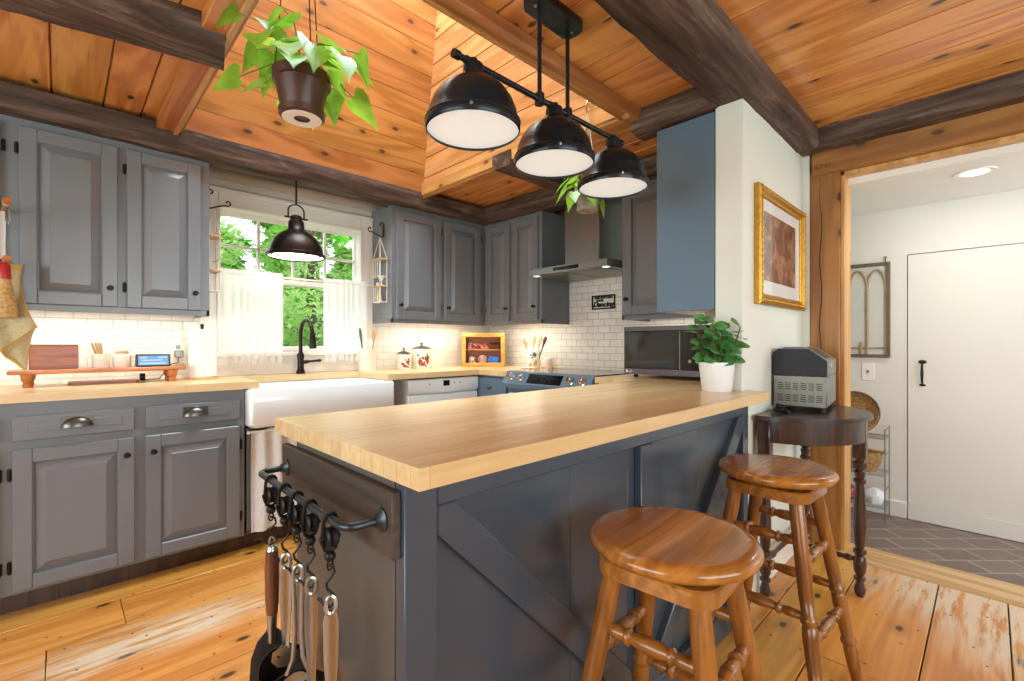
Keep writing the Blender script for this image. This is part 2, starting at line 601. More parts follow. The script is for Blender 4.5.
M['rope'] = plain('cotton_rope', 'ddd9cc', .8, var=.1, scale=80)
M['lamp_white'] = emis('lamp_diffuser', 'eaf2f4', .42, 'dfe4e4')
M['lamp_on'] = emis('lit_lamp_interior', 'fff3df', 1.6)
M['bulb'] = emis('bulb', 'ffe6bf', 9)
M['led'] = emis('led_strip', 'ffeacb', 2.2)
M['recessed'] = emis('recessed_lamp', 'fff6ea', 5)
M['screen'] = emis('blue_screen', '7fb6e8', .75, '305070')
M['screen_white'] = emis('screen_text', 'dceaf8', .8, '305070')
M['tile_n'] = tile('subway_tile', (0, 2), 'ece8e0', 'd3cdc2', .104, .052, .0028, .18)
M['tile_e'] = tile('subway_tile_side', (1, 2), 'e8e4dc', 'bcb7ad', .104, .052, .0028, .18)
M['brick'] = tile('quarry_tile', (0, 1), '7f6e68', 'a39a92', .21, .135, .006, .45, PI / 4, .10, .3)


def butcher():
    g = G('butcher_block')
    sp = g.n('SeparateXYZ', None, Vector=g.n('TexCoord').outputs['Object'])
    c = g.n('CombineXYZ', None, X=sp.outputs[0], Y=sp.outputs[1])
    br = g.n('TexBrick', {'offset': .37}, Vector=c.outputs[0], Color1=lin('ebd0a0'), Color2=lin('dfbd88'), Mortar=lin('c79a60'), Scale=1.0,
             Mortar_Size=.0006, Brick_Width=.7, Row_Height=.045)
    n = g.noise(g.obj((3, 55, 55)), 1.0, 4)
    col = g.mix(.55, br.outputs[0], g.ramp(n, [(.3, (.74, .68, .60, 1)), (.65, (1, 1, 1, 1))]), 'MULTIPLY')
    n3 = g.noise(g.obj((2.2, 5, 5)), 1.0, 3)
    col = g.mix(g.ramp(n3, [(.5, (0, 0, 0, 1)), (.75, (.45, .45, .45, 1))]), col, lin('bf9661'))
    g.bump(n, .05)
    return g.fin(col, .3, coat=.15)


def floor_mat():
    m, g, col = wood('floor_pine', 'e4a552', 'c27e2e', 'X', .34, True, 1.0, coat=.2, val=.09, ring=.4)
    P = g.n('TexCoord').outputs['Object']
    sp = g.n('SeparateXYZ', None, Vector=P)
    n = g.noise(g.obj((3.5, 30, 1)), 1.0, 5, .65)
    # finish worn through: a long streak before the sink, and the pale unvarnished boards by the threshold

    def blob(cx, cy, rx, ry):
        dx = g.math('DIVIDE', g.math('SUBTRACT', sp.outputs[0], cx), rx)
        dy = g.math('DIVIDE', g.math('SUBTRACT', sp.outputs[1], cy), ry)
        d = g.math('SQRT', g.math('ADD', g.math('MULTIPLY', dx, dx), g.math('MULTIPLY', dy, dy)))
        return g.math('SUBTRACT', 1.0, d, True)
    f = g.math('ADD', blob(.22, 2.22, .62, .17), g.math('MULTIPLY', blob(2.95, -.10, .9, .38), 1.5))
    f = g.math('ADD', f, g.math('MULTIPLY', blob(2.9, .25, .5, .3), .8))
    f = g.math('MULTIPLY', f, g.ramp(n, [(.40, (0, 0, 0, 1)), (.58, (1, 1, 1, 1))]))
    f = g.math('MULTIPLY', f, 1.7, True)
    col = g.mix(f, col, lin('e2cfb4'))
    # nail heads
    vo = g.n('TexVoronoi', {'voronoi_dimensions': '2D'}, Vector=g.obj((6, 7, 1)), Scale=1.0, Randomness=.8).outputs['Distance']
    col = g.mix(g.ramp(vo, [(.026, (.9, .9, .9, 1)), (.036, (0, 0, 0, 1))]), col, lin('3a2614'))
    g.put(g.b.inputs['Base Color'], col)
    return m


M['butcher'] = butcher()
M['floor'] = floor_mat()
M['threshold'] = wd('threshold_pine', 'd8b98c', 'c0965c', 'Y', .5)


def beadboard():
    g = G('beadboard')
    sp = g.n('SeparateXYZ', None, Vector=g.n('TexCoord').outputs['Object'])
    w = g.math('FRACT', g.math('MULTIPLY', sp.outputs[2], 22.0))
    line = g.ramp(w, [(.0, (0, 0, 0, 1)), (.05, (1, 1, 1, 1)), (.95, (1, 1, 1, 1)), (1.0, (0, 0, 0, 1))])
    g.bump(line, .8, .004)
    return g.fin(lin('dfd6c8'), .5)


M['bead'] = beadboard()


def painting():
    g = G('painting')
    v = g.obj((9, 9, 9))
    n = g.noise(v, 1.0, 6, .65, .8)
    col = g.ramp(n, [(.28, lin('2b1512')), (.42, lin('5e2f25')), (.52, lin('8a5238')), (.6, lin('b98f6c')), (.68, lin('6d3a30')), (.8, lin('9fa6a8'))])
    return g.fin(col, .35)


M['painting'] = painting()
M['mirror'] = plain('mirror_glass', 'e6e8e6', .03, 1.0, .02)
M['bluebag'] = plain('blue_bag', '2f6bc0', .4, var=.25, scale=20)


def pack(name, stops, scale):
    g = G(name)
    n = g.noise(g.obj((scale, scale, scale * 1.6)), 1.0, 2)
    return g.fin(g.ramp(n, [(p_, lin(h_)) for p_, h_ in stops]), .35)


M['pinkpack'] = pack('red_packet', [(.36, '3a1412'), (.44, '8e2a26'), (.52, 'b0403a'), (.58, 'd8b8ac'), (.64, '8a2522')], 38)
M['redpack'] = pack('dark_red_packet', [(.36, '221010'), (.46, '4a1816'), (.55, '842522'), (.62, '2a2220')], 38)
M['paisley'] = pack('patterned_mug', [(.36, '5a3a34'), (.45, 'b9988a'), (.52, 'd8c8bc'), (.6, '8a5a50')], 45)
M['mugs'] = plain('patterned_mug', 'b98d7c', .4, var=.5, scale=40)
M['charcoal'] = plain('ice_maker_shell', '7c8083', .35, .5, .06)
M['vent'] = plain('ice_maker_mesh', '77746a', .4, .6, .12, 60)
M['grass'] = M['lawn']

# ------------------------------------------------------------------ the room
CEIL = 2.26
HX0, HX1, HY0, HY1 = .44, 1.93, 1.255, 2.95      # opening of the skylight shaft
XW, YW = 2.95, 3.33                              # stove wall, window wall
CT, CB = .914, .876                              # worktop top and underside


def widths(a, b, lo, hi):
    out = [a]
    while b - out[-1] > hi * 1.3:
        out.append(out[-1] + RND.uniform(lo, hi))
    out.append(b)
    return out


# floor: wide pine boards running along x
mb = MB()
ys = [-2.5, -2.2, -1.9, -1.62, -1.33, -1.05, -.8, -.54, -.30, -.053, .166, .451, .64, .95, 1.28, 1.58, 1.87, 2.13, 2.40, 2.66, 2.95, 3.33]
for a, b in zip(ys, ys[1:]):
    xs = [-2.5]
    while xs[-1] < 2.918 - .9: xs.append(xs[-1] + RND.uniform(1.1, 2.6))
    xs = [x for x in xs if x < 2.6] + [2.918]
    if a == .166: xs = [-2.5, -.4, 1.95, 2.918]
    if a == 2.40: xs = [-2.5, -.9, .19, 2.1, 2.918]
    for c, d in zip(xs, xs[1:]):
        mb.box(c + .0012, d - .0012, a + .0022, b - .0022, -.022, 0, .002)
o = struct('floor', mb, M['floor'])
mb = MB(); mb.box(-2.6, 3.2, -2.6, 3.45, -.06, -.024)
struct('floor_subfloor', mb, M['black'])
mb = MB(); mb.box(2.92, 3.168, -1.6, 1.2, -.022, .003, .003)
struct('trim_1', mb, M['threshold'])
mb = MB(); mb.box(3.17, 3.9, -1.6, 1.3, -.03, -.002)
struct('floor_hall', mb, M['brick'])

# ceiling boards along y, with the shaft opening left out
mb = MB()


def boards_y(x0, x1, y0, y1, lo, hi):
    w = widths(x0, x1, lo, hi)
    for a, b in zip(w, w[1:]):
        mb.box(a + .001, b - .001, y0, y1, CEIL, CEIL + .02, .004)


boards_y(-2.5, HX0, -2.5, 3.33, .12, .19)
boards_y(HX0, HX1, -2.5, HY0, .12, .19)
boards_y(HX0, HX1, HY1, 3.33, .12, .19)
boards_y(HX1, 3.1, -2.5, 3.33, .10, .16)
struct('ceiling', mb, M['pine_y'])
mb = MB()
mb.box(-2.6, HX0 - .03, -2.6, 3.45, CEIL + .025, CEIL + .06); mb.box(HX1 + .03, 3.3, -2.6, 3.45, CEIL + .025, CEIL + .06)
mb.box(HX0 - .03, HX1 + .03, -2.6, HY0 - .03, CEIL + .025, CEIL + .06); mb.box(HX0 - .03, HX1 + .03, HY1 + .03, 3.45, CEIL + .025, CEIL + .06)
struct('ceiling_backing', mb, M['black'])

# skylight shaft
TILT = .145
mb = MB(); zs = widths(2.17, 4.2, .15, .19)
for a, b in zip(zs, zs[1:]):
    y0, y1 = 2.935 - TILT * (a - 2.21), 2.935 - TILT * (b - 2.21)
    g = .0018
    mb.loft([[(x, y0, a + g), (x, y0 + .02, a + g), (x, y1 + .02, b - g), (x, y1, b - g)] for x in (HX0 - .02, HX1 + .005)])
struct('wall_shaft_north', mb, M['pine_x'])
mb = MB(); zs = widths(2.19, 4.2, .14, .18)
for a, b in zip(zs, zs[1:]): mb.box(HX1, HX1 + .02, 1.2, 2.98, a + .0012, b - .0012, .003)
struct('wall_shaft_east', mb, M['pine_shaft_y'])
mb = MB(); zs = widths(2.19, 4.2, .14, .18)
for a, b in zip(zs, zs[1:]): mb.box(HX0 - .02, HX0, 1.2, 2.98, a + .0012, b - .0012, .003)
struct('wall_shaft_west', mb, M['pine_shaft_y'])
mb = MB(); zs = widths(2.19, 4.2, .14, .18)
for a, b in zip(zs, zs[1:]): mb.box(HX0 - .02, HX1 + .02, HY0 - .03, HY0 - .01, a + .0012, b - .0012, .003)
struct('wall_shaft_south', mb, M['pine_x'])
mb = MB()
mb.box(HX0 - .08, HX0 - .021, 1.2, 2.99, 2.29, 4.2); mb.box(HX1 + .021, HX1 + .08, 1.2, 2.99, 2.29, 4.2)
mb.box(HX0 - .08, HX1 + .08, HY0 - .08, HY0 - .031, 2.29, 4.2)
struct('wall_shaft_backing', mb, M['black'])
mb = MB(); mb.box(.35, .455, 1.2, 2.93, 2.205, CEIL, .004); struct('trim_2', mb, M['pine_trim_y'])
mb = MB(); mb.box(.455, 2.03, 1.185, 1.258, 2.21, CEIL, .004); struct('trim_3', mb, M['pine_trim_x'])
mb = MB(); mb.box(1.915, 1.945, 1.258, 2.93, 2.205, 2.30, .003); struct('trim_4', mb, M['pine_shaft_y'])


# hewn beams
def hewn(mb, p0, p1, w, h, seed, jit=.006):
    """beam of width w, depth h (below its axis points' z, which is the top)"""
    r = random.Random(seed)
    p0, p1 = Vector(p0), Vector(p1)
    d = (p1 - p0); L = d.length; d.normalize()
    s = Vector((d.y, -d.x, 0))
    n = max(4, int(L / .09))
    rings = []
    c = .012
    base = [(-.5, 0), (.5, 0), (.5, -(1 - c / h) * 1), (.5 - c / w, -1), (0, -1), (-.5 + c / w, -1), (-.5, -(1 - c / h)), (-.5, -.5)]
    wob = [r.uniform(0, 6) for _ in range(4)]
    for i in range(n + 1):
        t = L * i / n
        ring = []
        for k, (a, b) in enumerate(base):
            j = 0 if k < 2 else jit
            q = p0 + d * t + s * (a * w + r.uniform(-j, j) * .7 + j * .7 * math.sin(t * 3.1 + wob[k % 4])) + Vector((0, 0, b * h + r.uniform(-j, j) * .5 + j * .5 * math.sin(t * 2.3 + wob[(k + 1) % 4])))
            ring.append(tuple(q))
        rings.append(ring)
    mb.loft(rings)


mb = MB(); hewn(mb, (-2.5, 3.02, 2.235), (2.97, 3.02, 2.235), .18, .115, 3); struct('ceiling_beam_window', mb, M['beam_x'], angle=60)
mb = MB(); hewn(mb, (-2.5, .745, 2.262), (2.89, .745, 2.262), .215, .10, 5); struct('ceiling_beam_island', mb, M['beam_x'], angle=60)
mb = MB(); hewn(mb, (-2.5, 2.56, 2.262), (.435, 1.966, 2.262), .185, .10, 8); struct('ceiling_beam_west', mb, M['beam_x'], angle=60)
mb = MB(); hewn(mb, (1.90, 2.05, 2.262), (2.9, 2.05, 2.262), .15, .09, 9); struct('ceiling_beam_east', mb, M['beam_x'], angle=60)
mb = MB(); hewn(mb, (2.62, 2.95, 2.235), (2.62, .86, 2.235), .18, .115, 12); struct('ceiling_beam_stove', mb, M['beam_y'], angle=60)
mb = MB(); hewn(mb, (2.10, 1.245, 2.262), (2.10, .84, 2.262), .15, .10, 14); struct('ceiling_beam_stub', mb, M['beam_y'], angle=60)
mb = MB(); hewn(mb, (2.96, .735, 2.262), (2.96, -2.5, 2.262), .15, .10, 16); struct('ceiling_beam_door', mb, M['beam_y'], angle=60)

# window wall with a hole for the window
WX0, WX1, WZ0, WZ1 = .70, 1.64, 1.06, 1.965
mb = MB()
mb.box(-2.6, WX0, YW, YW + .12, -.02, 2.3); mb.box(WX1, XW + .15, YW, YW + .12, -.02, 2.3)
mb.box(WX0, WX1, YW, YW + .12, -.02, WZ0); mb.box(WX0, WX1, YW, YW + .12, WZ1, 2.3)
struct('wall_north', mb, M['bead'], flat=True)
mb = MB()
mb.box(-2.5, .60, YW - .008, YW, CT, 1.30); mb.box(1.7225, XW, YW - .008, YW, CT, 1.30)
struct('trim_5', mb, M['tile_n'], flat=True)
mb = MB(); mb.box(XW, XW + .12, .855, YW + .12, -.02, 2.3); struct('wall_east', mb, M['wall'], flat=True)
mb = MB(); mb.box(XW - .008, XW, .855, YW - .008, CT, 1.75); struct('trim_6', mb, M['tile_e'], flat=True)
mb = MB(); mb.box(2.09, 3.0, .737, .854, 0, 2.175, .004); struct('wall_partition', mb, M['wall'])
mb = MB(); mb.box(-2.6, -2.5, -2.6, -.55, -.02, 2.3); mb.box(-2.6, -2.5, 2.35, 3.45, -.02, 2.3); mb.box(-2.6, -2.5, -.55, 2.35, -.02, .52); mb.box(-2.6, -2.5, -.55, 2.35, 2.12, 2.3)
struct('wall_west', mb, M['wall'], flat=True)
mb = MB(); mb.box(-2.6, -.85, -2.6, -2.5, -.02, 2.3); mb.box(2.05, 3.9, -2.6, -2.5, -.02, 2.3); mb.box(-.85, 2.05, -2.6, -2.5, -.02, .55); mb.box(-.85, 2.05, -2.6, -2.5, 2.15, 2.3)
struct('wall_south', mb, M['wall'], flat=True)
for nm, (a0, a1, z0, z1), f in (('added_window_west', (-.55, 2.35, .52, 2.12), lambda a, b, z, w: (-2.57, -2.53, a, b, z, w)), ('added_window_south', (-.85, 2.05, .55, 2.15), lambda a, b, z, w: (a, b, -2.57, -2.53, z, w))):  # unseen windows, added to frame the two fill lights
    mb = MB()
    for k in range(4):
        c_ = a0 + (a1 - a0 - .05) * k / 3; mb.box(*f(c_, c_ + .05, z0, z1), .003)
    for z in (z0, z1 - .05): mb.box(*f(a0, a1, z, z + .05), .003)
    wn = struct(nm, mb, M['white'])
    mb = MB(); bx_ = f(a0 + .02, a1 - .02, z0 + .02, z1 - .02); mb.box(*((-2.552, -2.548) + bx_[2:] if nm == 'added_window_west' else bx_[:2] + (-2.552, -2.548) + bx_[4:])); mb.build('pane', M['glass'], wn, flat=True)

# doorway: pegged timber post, header, jamb
mb = MB(); mb.box(3.0, 3.17, .562, .703, 0, 2.165, .005); ps = struct('trim_7', mb, M['post'])
mb = MB(); mb.tube([(3.0, .650 + .006 * math.sin(i * 1.3), 2.03 - .075 * i) for i in range(18)], [.0006 + .0016 * math.sin(PI * i / 17) for i in range(18)], 6); mb.build('drying_crack', M['black'], ps)
mb = MB(); mb.box(2.985, 3.17, -1.2, .69, 2.04, 2.168, .005)
for (yy) in (.655, .61): mb.lathe([(0, -.012), (.008, -.010), (.011, 0), (.011, .02)], (2.978, yy, 2.085), (1, 0, 0), 12)
struct('trim_8', mb, M['header'])
mb = MB(); mb.box(3.02, 3.175, .545, .562, 0, 2.04, .002); mb.box(3.02, 3.175, -1.2, .562, 2.02, 2.04, .002)
struct('trim_9', mb, M['jamb'])
mb = MB(); mb.box(3.0, 3.17, -2.5, -1.2, 0, 2.26); mb.box(3.0, 3.17, .703, .854, 0, 2.26)
struct('wall_doorway', mb, M['wall'], flat=True)

# hall beyond
DY, DZ = .366, 1.678
mb = MB(); X = 3.875
mb.box(X, X + .06, DY + .004, 1.3, 0, 2.0); mb.box(X, X + .06, -1.6, DY + .004, DZ + .005, 2.0)
struct('wall_hall', mb, M['hallwall'], flat=True)
mb = MB(); mb.box(X + .061, X + .08, -1.6, 1.3, 0, 2.0); mb.box(3.17, X + .08, 1.2, 1.3, 0, 2.0); mb.box(3.17, X + .08, -1.7, -1.6, 0, 2.0)
struct('wall_hall_ends', mb, M['hallwall'], flat=True)
mb = MB(); mb.box(3.1, X + .08, -1.7, 1.3, 1.985, 2.02); struct('ceiling_hall', mb, M['hallceil'], flat=True)
mb = MB(); mb.box(X - .004, X + .05, -.75, DY, .10, DZ, .002); d1 = struct('door_1', mb, M['hallwall'])
mb = MB()
mb.tube([(X - .008, .296, .865), (X - .03, .296, .885), (X - .038, .296, .93), (X - .03, .296, .975), (X - .008, .296, .99)], [.005, .006, .008, .006, .005], 8)
mb.lathe([(0, 0), (.016, 0), (.012, .004), (0, .006)], (X - .004, .296, 1.0), (-1, 0, 0), 12, .8, 1.3)
mb.lathe([(0, 0), (.010, 0), (.007, .004), (0, .006)], (X - .004, .296, .855), (-1, 0, 0), 12, .8, 1.7)
mb.box(X - .045, X - .004, .291, .301, 1.0, 1.006, .001)
mb.build('door_handle', M['iron'], d1)
mb = MB(); mb.box(X - .014, X, DY + .004, 1.2, 0, .103, .004); mb.box(X - .014, X - .004, -1.6, DY, 0, .103, .004)
struct('baseboard_hall', mb, M['hallwall'])
mb = MB(); mb.box(2.09, 2.985, .722, .737, 0, .11, .004); struct('baseboard_partition', mb, M['white'])

# window: casing, sashes with muntins, panes
mb = MB()
for (a, b) in ((WX0 - .10, WX0), (WX1 - .015, 1.7225)):
    mb.box(a, b, YW - .028, YW, WZ0 - .04, WZ1 + .11, .004)
mb.box(WX0, WX1 - .015, YW - .028, YW, WZ1, WZ1 + .11, .004)
mb.box(WX0 - .1, 1.7225, YW - .036, YW, WZ1 + .085, WZ1 + .11, .004)
for (a, b) in ((WX0 - .012, WX0 + .006), (WX1 - .021, WX1 - .003)): mb.box(a, b, YW - .036, YW + .10, WZ0, WZ1, .003)
mb.box(WX0, WX1, YW - .036, YW + .10, WZ1 - .006, WZ1 + .012, .003)
win = struct('window_1', mb, M['white'])
mb = MB(); mb.box(WX0 - .12, 1.73, YW - .06, YW + .10, WZ0 - .03, WZ0, .005)
mb.box(WX0 - .1, 1.7225, YW - .026, YW, CT, WZ0 - .03, .003)
mb.build('window_sill', M['white'], win)
GX0, GX1 = .727, 1.612


def sash(z0, z1, y, cols, rows):
    mb = MB()
    mb.box(WX0, GX0, y - .018, y + .018, z0, z1, .003); mb.box(GX1, WX1, y - .018, y + .018, z0, z1, .003)
    mb.box(GX0, GX1, y - .018, y + .018, z0, z0 + .035, .003); mb.box(GX0, GX1, y - .018, y + .018, z1 - .035, z1, .003)
    for i in range(1, cols):
        x = GX0 + (GX1 - GX0) * i / cols; mb.box(x - .009, x + .009, y - .012, y + .012, z0 + .035, z1 - .035, .003)
    for i in range(1, rows):
        z = z0 + .035 + (z1 - z0 - .07) * i / rows; mb.box(GX0, GX1, y - .012, y + .012, z - .009, z + .009, .003)
    s = mb.build('sash', M['white'], win)
    p = MB(); p.box(GX0 - .005, GX1 + .005, y - .002, y + .002, z0 + .03, z1 - .03); p.build('pane', M['glass'], s, flat=True)
    if cols > 1:
        k = MB()
        for x in (.95, 1.40): k.box(x - .03, x + .03, y - .05, y - .018, z0 + .004, z0 + .022, .004)
        k.build('sash_lock', M['bronze'], s)


sash(1.515, WZ1, YW + .07, 4, 2)
sash(WZ0, 1.55, YW + .03, 1, 1)

# ------------------------------------------------------------------ outside
mb = MB(); mb.box(-16, 18, -16, 24, -.9, -.8); struct('ground_outside', mb, M['lawn'], flat=True)


def tree(label, x, y, h, crown_z, rx, rz, n, mat, seed, leafs=.16):
    r = random.Random(seed)
    t = thing('leafy_tree', label, 'tree', (x, y, -.8), 0, 'trees outside the window')
    mb = MB()
    mb.tube([(x, y, -.8), (x + .05, y, h * .3), (x - .03, y + .05, h * .6), (x + .06, y, h)], [.09, .07, .05, .02], 8)
    for k in range(9):
        a = r.uniform(0, 2 * PI); z = r.uniform(crown_z - rz * .7, h * .9); l = r.uniform(.5, 1) * rx * .9
        mb.tube([(x, y, z), (x + math.cos(a) * l * .5, y + math.sin(a) * l * .5, z + .25), (x + math.cos(a) * l, y + math.sin(a) * l, z + .3)], [.035, .02, .008], 5)
    mb.build('trunk', M['bark'], t)
    mb = MB()
    cl = []
    for k in range(60):
        u = Vector((r.gauss(0, 1), r.gauss(0, 1), r.gauss(0, 1))).normalized() * (r.uniform(.25, 1) ** .5)
        cl.append(Vector((x + u.x * rx, y + u.y * rx, crown_z + u.z * rz)))
    for k in range(n):
        c = r.choice(cl)
        p = c + Vector((r.uniform(-.16, .16), r.uniform(-.16, .16), r.uniform(-.16, .16)))
        d = Vector((r.uniform(-1, 1), r.uniform(-1, 1), r.uniform(-.8, .2))).normalized()
        s = d.cross(Vector((r.uniform(-.4, .4), r.uniform(-.4, .4), 1))).normalized()
        L = leafs * r.uniform(.6, 1.3); W = L * .33
        mb.V += [tuple(p), tuple(p + d * L * .5 + s * W), tuple(p + d * L), tuple(p + d * L * .5 - s * W)]
        q = len(mb.V); mb.F.append((q - 4, q - 3, q - 2, q - 1))
    mb.build('crown', mat, t, flat=True, recalc=False)


TREES = ((.70, 5.6, 2.6, 1.0, .50, 1.15, 'leafy young tree nearest the window, seen at the left panes'), (2.12, 5.5, 2.9, .95, .50, 1.35, 'leafy young tree nearest the window, seen through the gap between the curtains'),
         (3.42, 5.8, 2.7, 1.1, .52, 1.25, 'leafy young tree nearest the window, seen at the right panes'),
         (1.35, 8.2, 3.9, 1.9, .72, 1.9, 'middle-distance tree behind the young trees, seen at the left panes'), (3.05, 8.3, 4.3, 1.9, .75, 2.3, 'middle-distance tree behind the young trees, straight through the window'), (4.95, 8.4, 4.0, 1.9, .72, 2.0, 'middle-distance tree behind the young trees, seen at the right edge'),
         (1.9, 12.2, 5.6, 2.6, 1.25, 3.0, 'distant tall tree, seen at the left panes'), (4.9, 12.4, 6.0, 2.8, 1.25, 3.2, 'distant tall tree behind the pendant lamp'), (7.9, 12.3, 5.6, 2.6, 1.2, 3.0, 'distant tall tree farthest to the right'),
         (2.5, 16.6, 8.0, 3.8, 1.2, 4.2, 'very tall tree in the far row, at its left end'), (5.5, 16.8, 8.4, 3.8, 1.25, 4.4, 'very tall tree in the middle of the far row'), (8.5, 16.7, 8.0, 3.8, 1.2, 4.2, 'very tall tree in the far row, at its right end'))
for k, (x_, y_, h_, cz, rx_, rz_, lb) in enumerate(TREES):
    tree(lb, x_, y_, h_, cz, rx_, rz_, (5200, 4800, 6500, 7500)[k // 3], M['tree_leaf2'] if k % 2 else M['tree_leaf'], k + 1, (.075, .11, .24, .36)[k // 3])

# ------------------------------------------------------------------ cabinets
S_EX, S_EN = (1, 0, 0), (0, -1, 0)          # faces the south (window wall run)
W_EX, W_EN = (0, -1, 0), (-1, 0, 0)         # faces the west (stove wall run)


def door_mb(o, ex, en, w, h, st=.058, t=.02):
    mb = MB().fr(o, ex, en)
    b = .003
    mb.box(0, st, 0, t, 0, h, b); mb.box(w - st, w, 0, t, 0, h, b)
    mb.box(st, w - st, 0, t, 0, st, b); mb.box(st, w - st, 0, t, h - st, h, b)
    i = .038 if min(w, h) > .2 else .016
    a0, a1, c0, c1 = st, w - st, st, h - st
    g_ = .004
    mb.loft([[(a0 + g_, .005, c0 + g_), (a1 - g_, .005, c0 + g_), (a1 - g_, .005, c1 - g_), (a0 + g_, .005, c1 - g_)],
             [(a0 + i, .0185, c0 + i), (a1 - i, .0185, c0 + i), (a1 - i, .0185, c1 - i), (a0 + i, .0185, c1 - i)],
             [(a0 + i + .002, .0205, c0 + i + .002), (a1 - i - .002, .0205, c0 + i + .002), (a1 - i - .002, .0205, c1 - i - .002), (a0 + i + .002, .0205, c1 - i - .002)]])
    mb.box(st, w - st, 0, .005, st, h - st)
    return mb


def knob_mb(o, ex, en, r=.013):
    mb = MB().fr(o, ex, en)
    mb.lathe([(0, 0), (.010, 0), (.010, .003), (.005, .006), (.005, .014), (.010, .018), (r, .024), (r * .8, .030), (0, .032)], (0, 0, 0), (0, 1, 0), 14)
    return mb


def hinge_mb(o, ex, en):
    mb = MB().fr(o, ex, en)
    mb.box(-.007, .007, 0, .007, -.022, .022, .001); mb.cyl((0, .008, -.026), (0, .008, .026), .0045, None, 8)
    return mb


def cab_door(root, o, ex, en, w, h, knob, hinge_side, mat, zk):
    """knob: 'l'/'r'; hinge_side 'l'/'r'; zk height of the knob in the door"""
    d = door_mb(o, ex, en, w, h).build('door', mat, root, angle=12)
    O = Vector(o); EX = Vector(ex); EN = Vector(en)
    kx = .028 if knob == 'l' else w - .028
    knob_mb(O + EX * kx + EN * .02 + Vector((0, 0, zk)), ex, en).build('knob', M['iron'], d)
    hx = -.008 if hinge_side == 'l' else w + .008
    for z in (.10, h - .10):
        hinge_mb(O + EX * hx + EN * .001 + Vector((0, 0, z)), ex, en).build('hinge', M['iron'], d)
    return d


def led(root, x0, x1, y0, y1, z, watts):
    mb = MB(); mb.box(x0, x1, y0, y1, z - .012, z, .002)
    mb.build('light_bar', M['led'], root)
    cx, cy = (x0 + x1) / 2, (y0 + y1) / 2
    area('under_cabinet_light', (cx, cy, z - .016), (cx, cy, 0), x1 - x0, y1 - y0, watts, (1.0, .90, .76))


UB = 1.267                                   # underside of the wall cabinets
# left of the window
c = thing('wall_cabinet', 'grey wall cabinet with raised panel doors, left of the window', 'cabinet', (0, YW - .33, UB), 0, 'grey wall cabinets')
mb = MB()
mb.box(-.62, .596, 3.02, YW - .009, UB + .03, 2.128, .002); mb.box(-.62, .596, 3.02, 3.04, UB, UB + .03, .002); mb.box(.58, .596, 3.02, YW - .009, UB, UB + .03, .002)
mb.build('carcass', M['cab'], c)
cab_door(c, (-.13, 3.02, 1.297), S_EX, S_EN, .335, .79, 'r', 'l', M['cab'], .09)
cab_door(c, (.24, 3.02, 1.297), S_EX, S_EN, .312, .79, 'r', 'l', M['cab'], .09)
cab_door(c, (-.53, 3.02, 1.297), S_EX, S_EN, .345, .79, 'l', 'r', M['cab'], .09)
led(c, -.45, .52, 3.10, 3.13, UB + .03, 3.0)
# right of the window
c = thing('wall_cabinet', 'grey wall cabinet between the window and the inside corner', 'cabinet', (2.1, YW - .33, UB), 0, 'grey wall cabinets')
mb = MB()
mb.box(1.7225, XW - .012, 3.02, YW - .009, UB + .03, 2.128, .002); mb.box(1.7225, 2.61, 3.02, 3.04, UB, UB + .03, .002); mb.box(1.7225, 1.74, 3.02, YW - .009, UB, UB + .03, .002)
mb.build('carcass', M['cab'], c)
cab_door(c, (1.753, 3.02, 1.297), S_EX, S_EN, .394, .79, 'l', 'r', M['cab'], .10)
cab_door(c, (2.18, 3.02, 1.297), S_EX, S_EN, .375, .79, 'l', 'r', M['cab'], .10)
led(c, 1.85, 2.55, 3.10, 3.13, UB + .03, 3.2)
# stove wall, left of the hood
c = thing('wall_cabinet', 'grey wall cabinet between the inside corner and the range hood', 'cabinet', (2.78, 2.7, UB), 0, 'grey wall cabinets')
mb = MB()
mb.box(2.61, XW - .009, 2.36, 3.019, UB + .03, 2.128, .002); mb.box(2.61, 2.63, 2.36, 3.019, UB, UB + .03, .002); mb.box(2.61, XW - .009, 2.36, 2.376, UB, UB + .03, .002)
mb.build('carcass', M['cab'], c)
cab_door(c, (2.61, 2.985, 1.297), W_EX, W_EN, .285, .79, 'r', 'l', M['cab'], .10)
cab_door(c, (2.61, 2.665, 1.297), W_EX, W_EN, .275, .79, 'r', 'l', M['cab'], .10)
led(c, 2.70, 2.73, 2.45, 2.95, UB + .03, 2.6)
# stove wall, right of the hood
c = thing('wall_cabinet', 'grey wall cabinet right of the hood, above the microwave', 'cabinet', (2.78, 1.4, UB), 0, 'grey wall cabinets')
mb = MB()
mb.box(2.61, XW - .009, 1.134, 1.663, UB + .03, 2.128, .002); mb.box(2.61, 2.63, 1.134, 1.663, UB, UB + .03, .002); mb.box(2.61, XW - .009, 1.647, 1.663, UB, UB + .03, .002)
mb.build('carcass', M['cab'], c)
cab_door(c, (2.61, 1.64, 1.297), W_EX, W_EN, .47, .79, 'l', 'r', M['cab'], .10)
led(c, 2.72, 2.75, 1.18, 1.60, UB + .03, 2.4)
# cabinet on the back of the partition: its plain end panel, coloured skylit blue, faces the island
c = thing('wall_cabinet', 'end wall cabinet with a plain blue-grey side panel beside the partition', 'cabinet', (2.5, 1.0, UB), 0, 'grey wall cabinets')
mb = MB(); mb.box(2.105, XW - .009, .856, 1.132, UB + .012, 2.150, .002); mb.build('carcass', M['cab'], c)
mb = MB(); mb.box(2.088, 2.105, .856, 1.135, UB, 2.150, .002); mb.build('end_panel', M['cab_skylit'], c)
mb = MB(); mb.box(2.106, XW - .012, .858, 1.130, UB + .004, UB + .0115, .001); mb.build('bottom_panel', M['honey'], c)

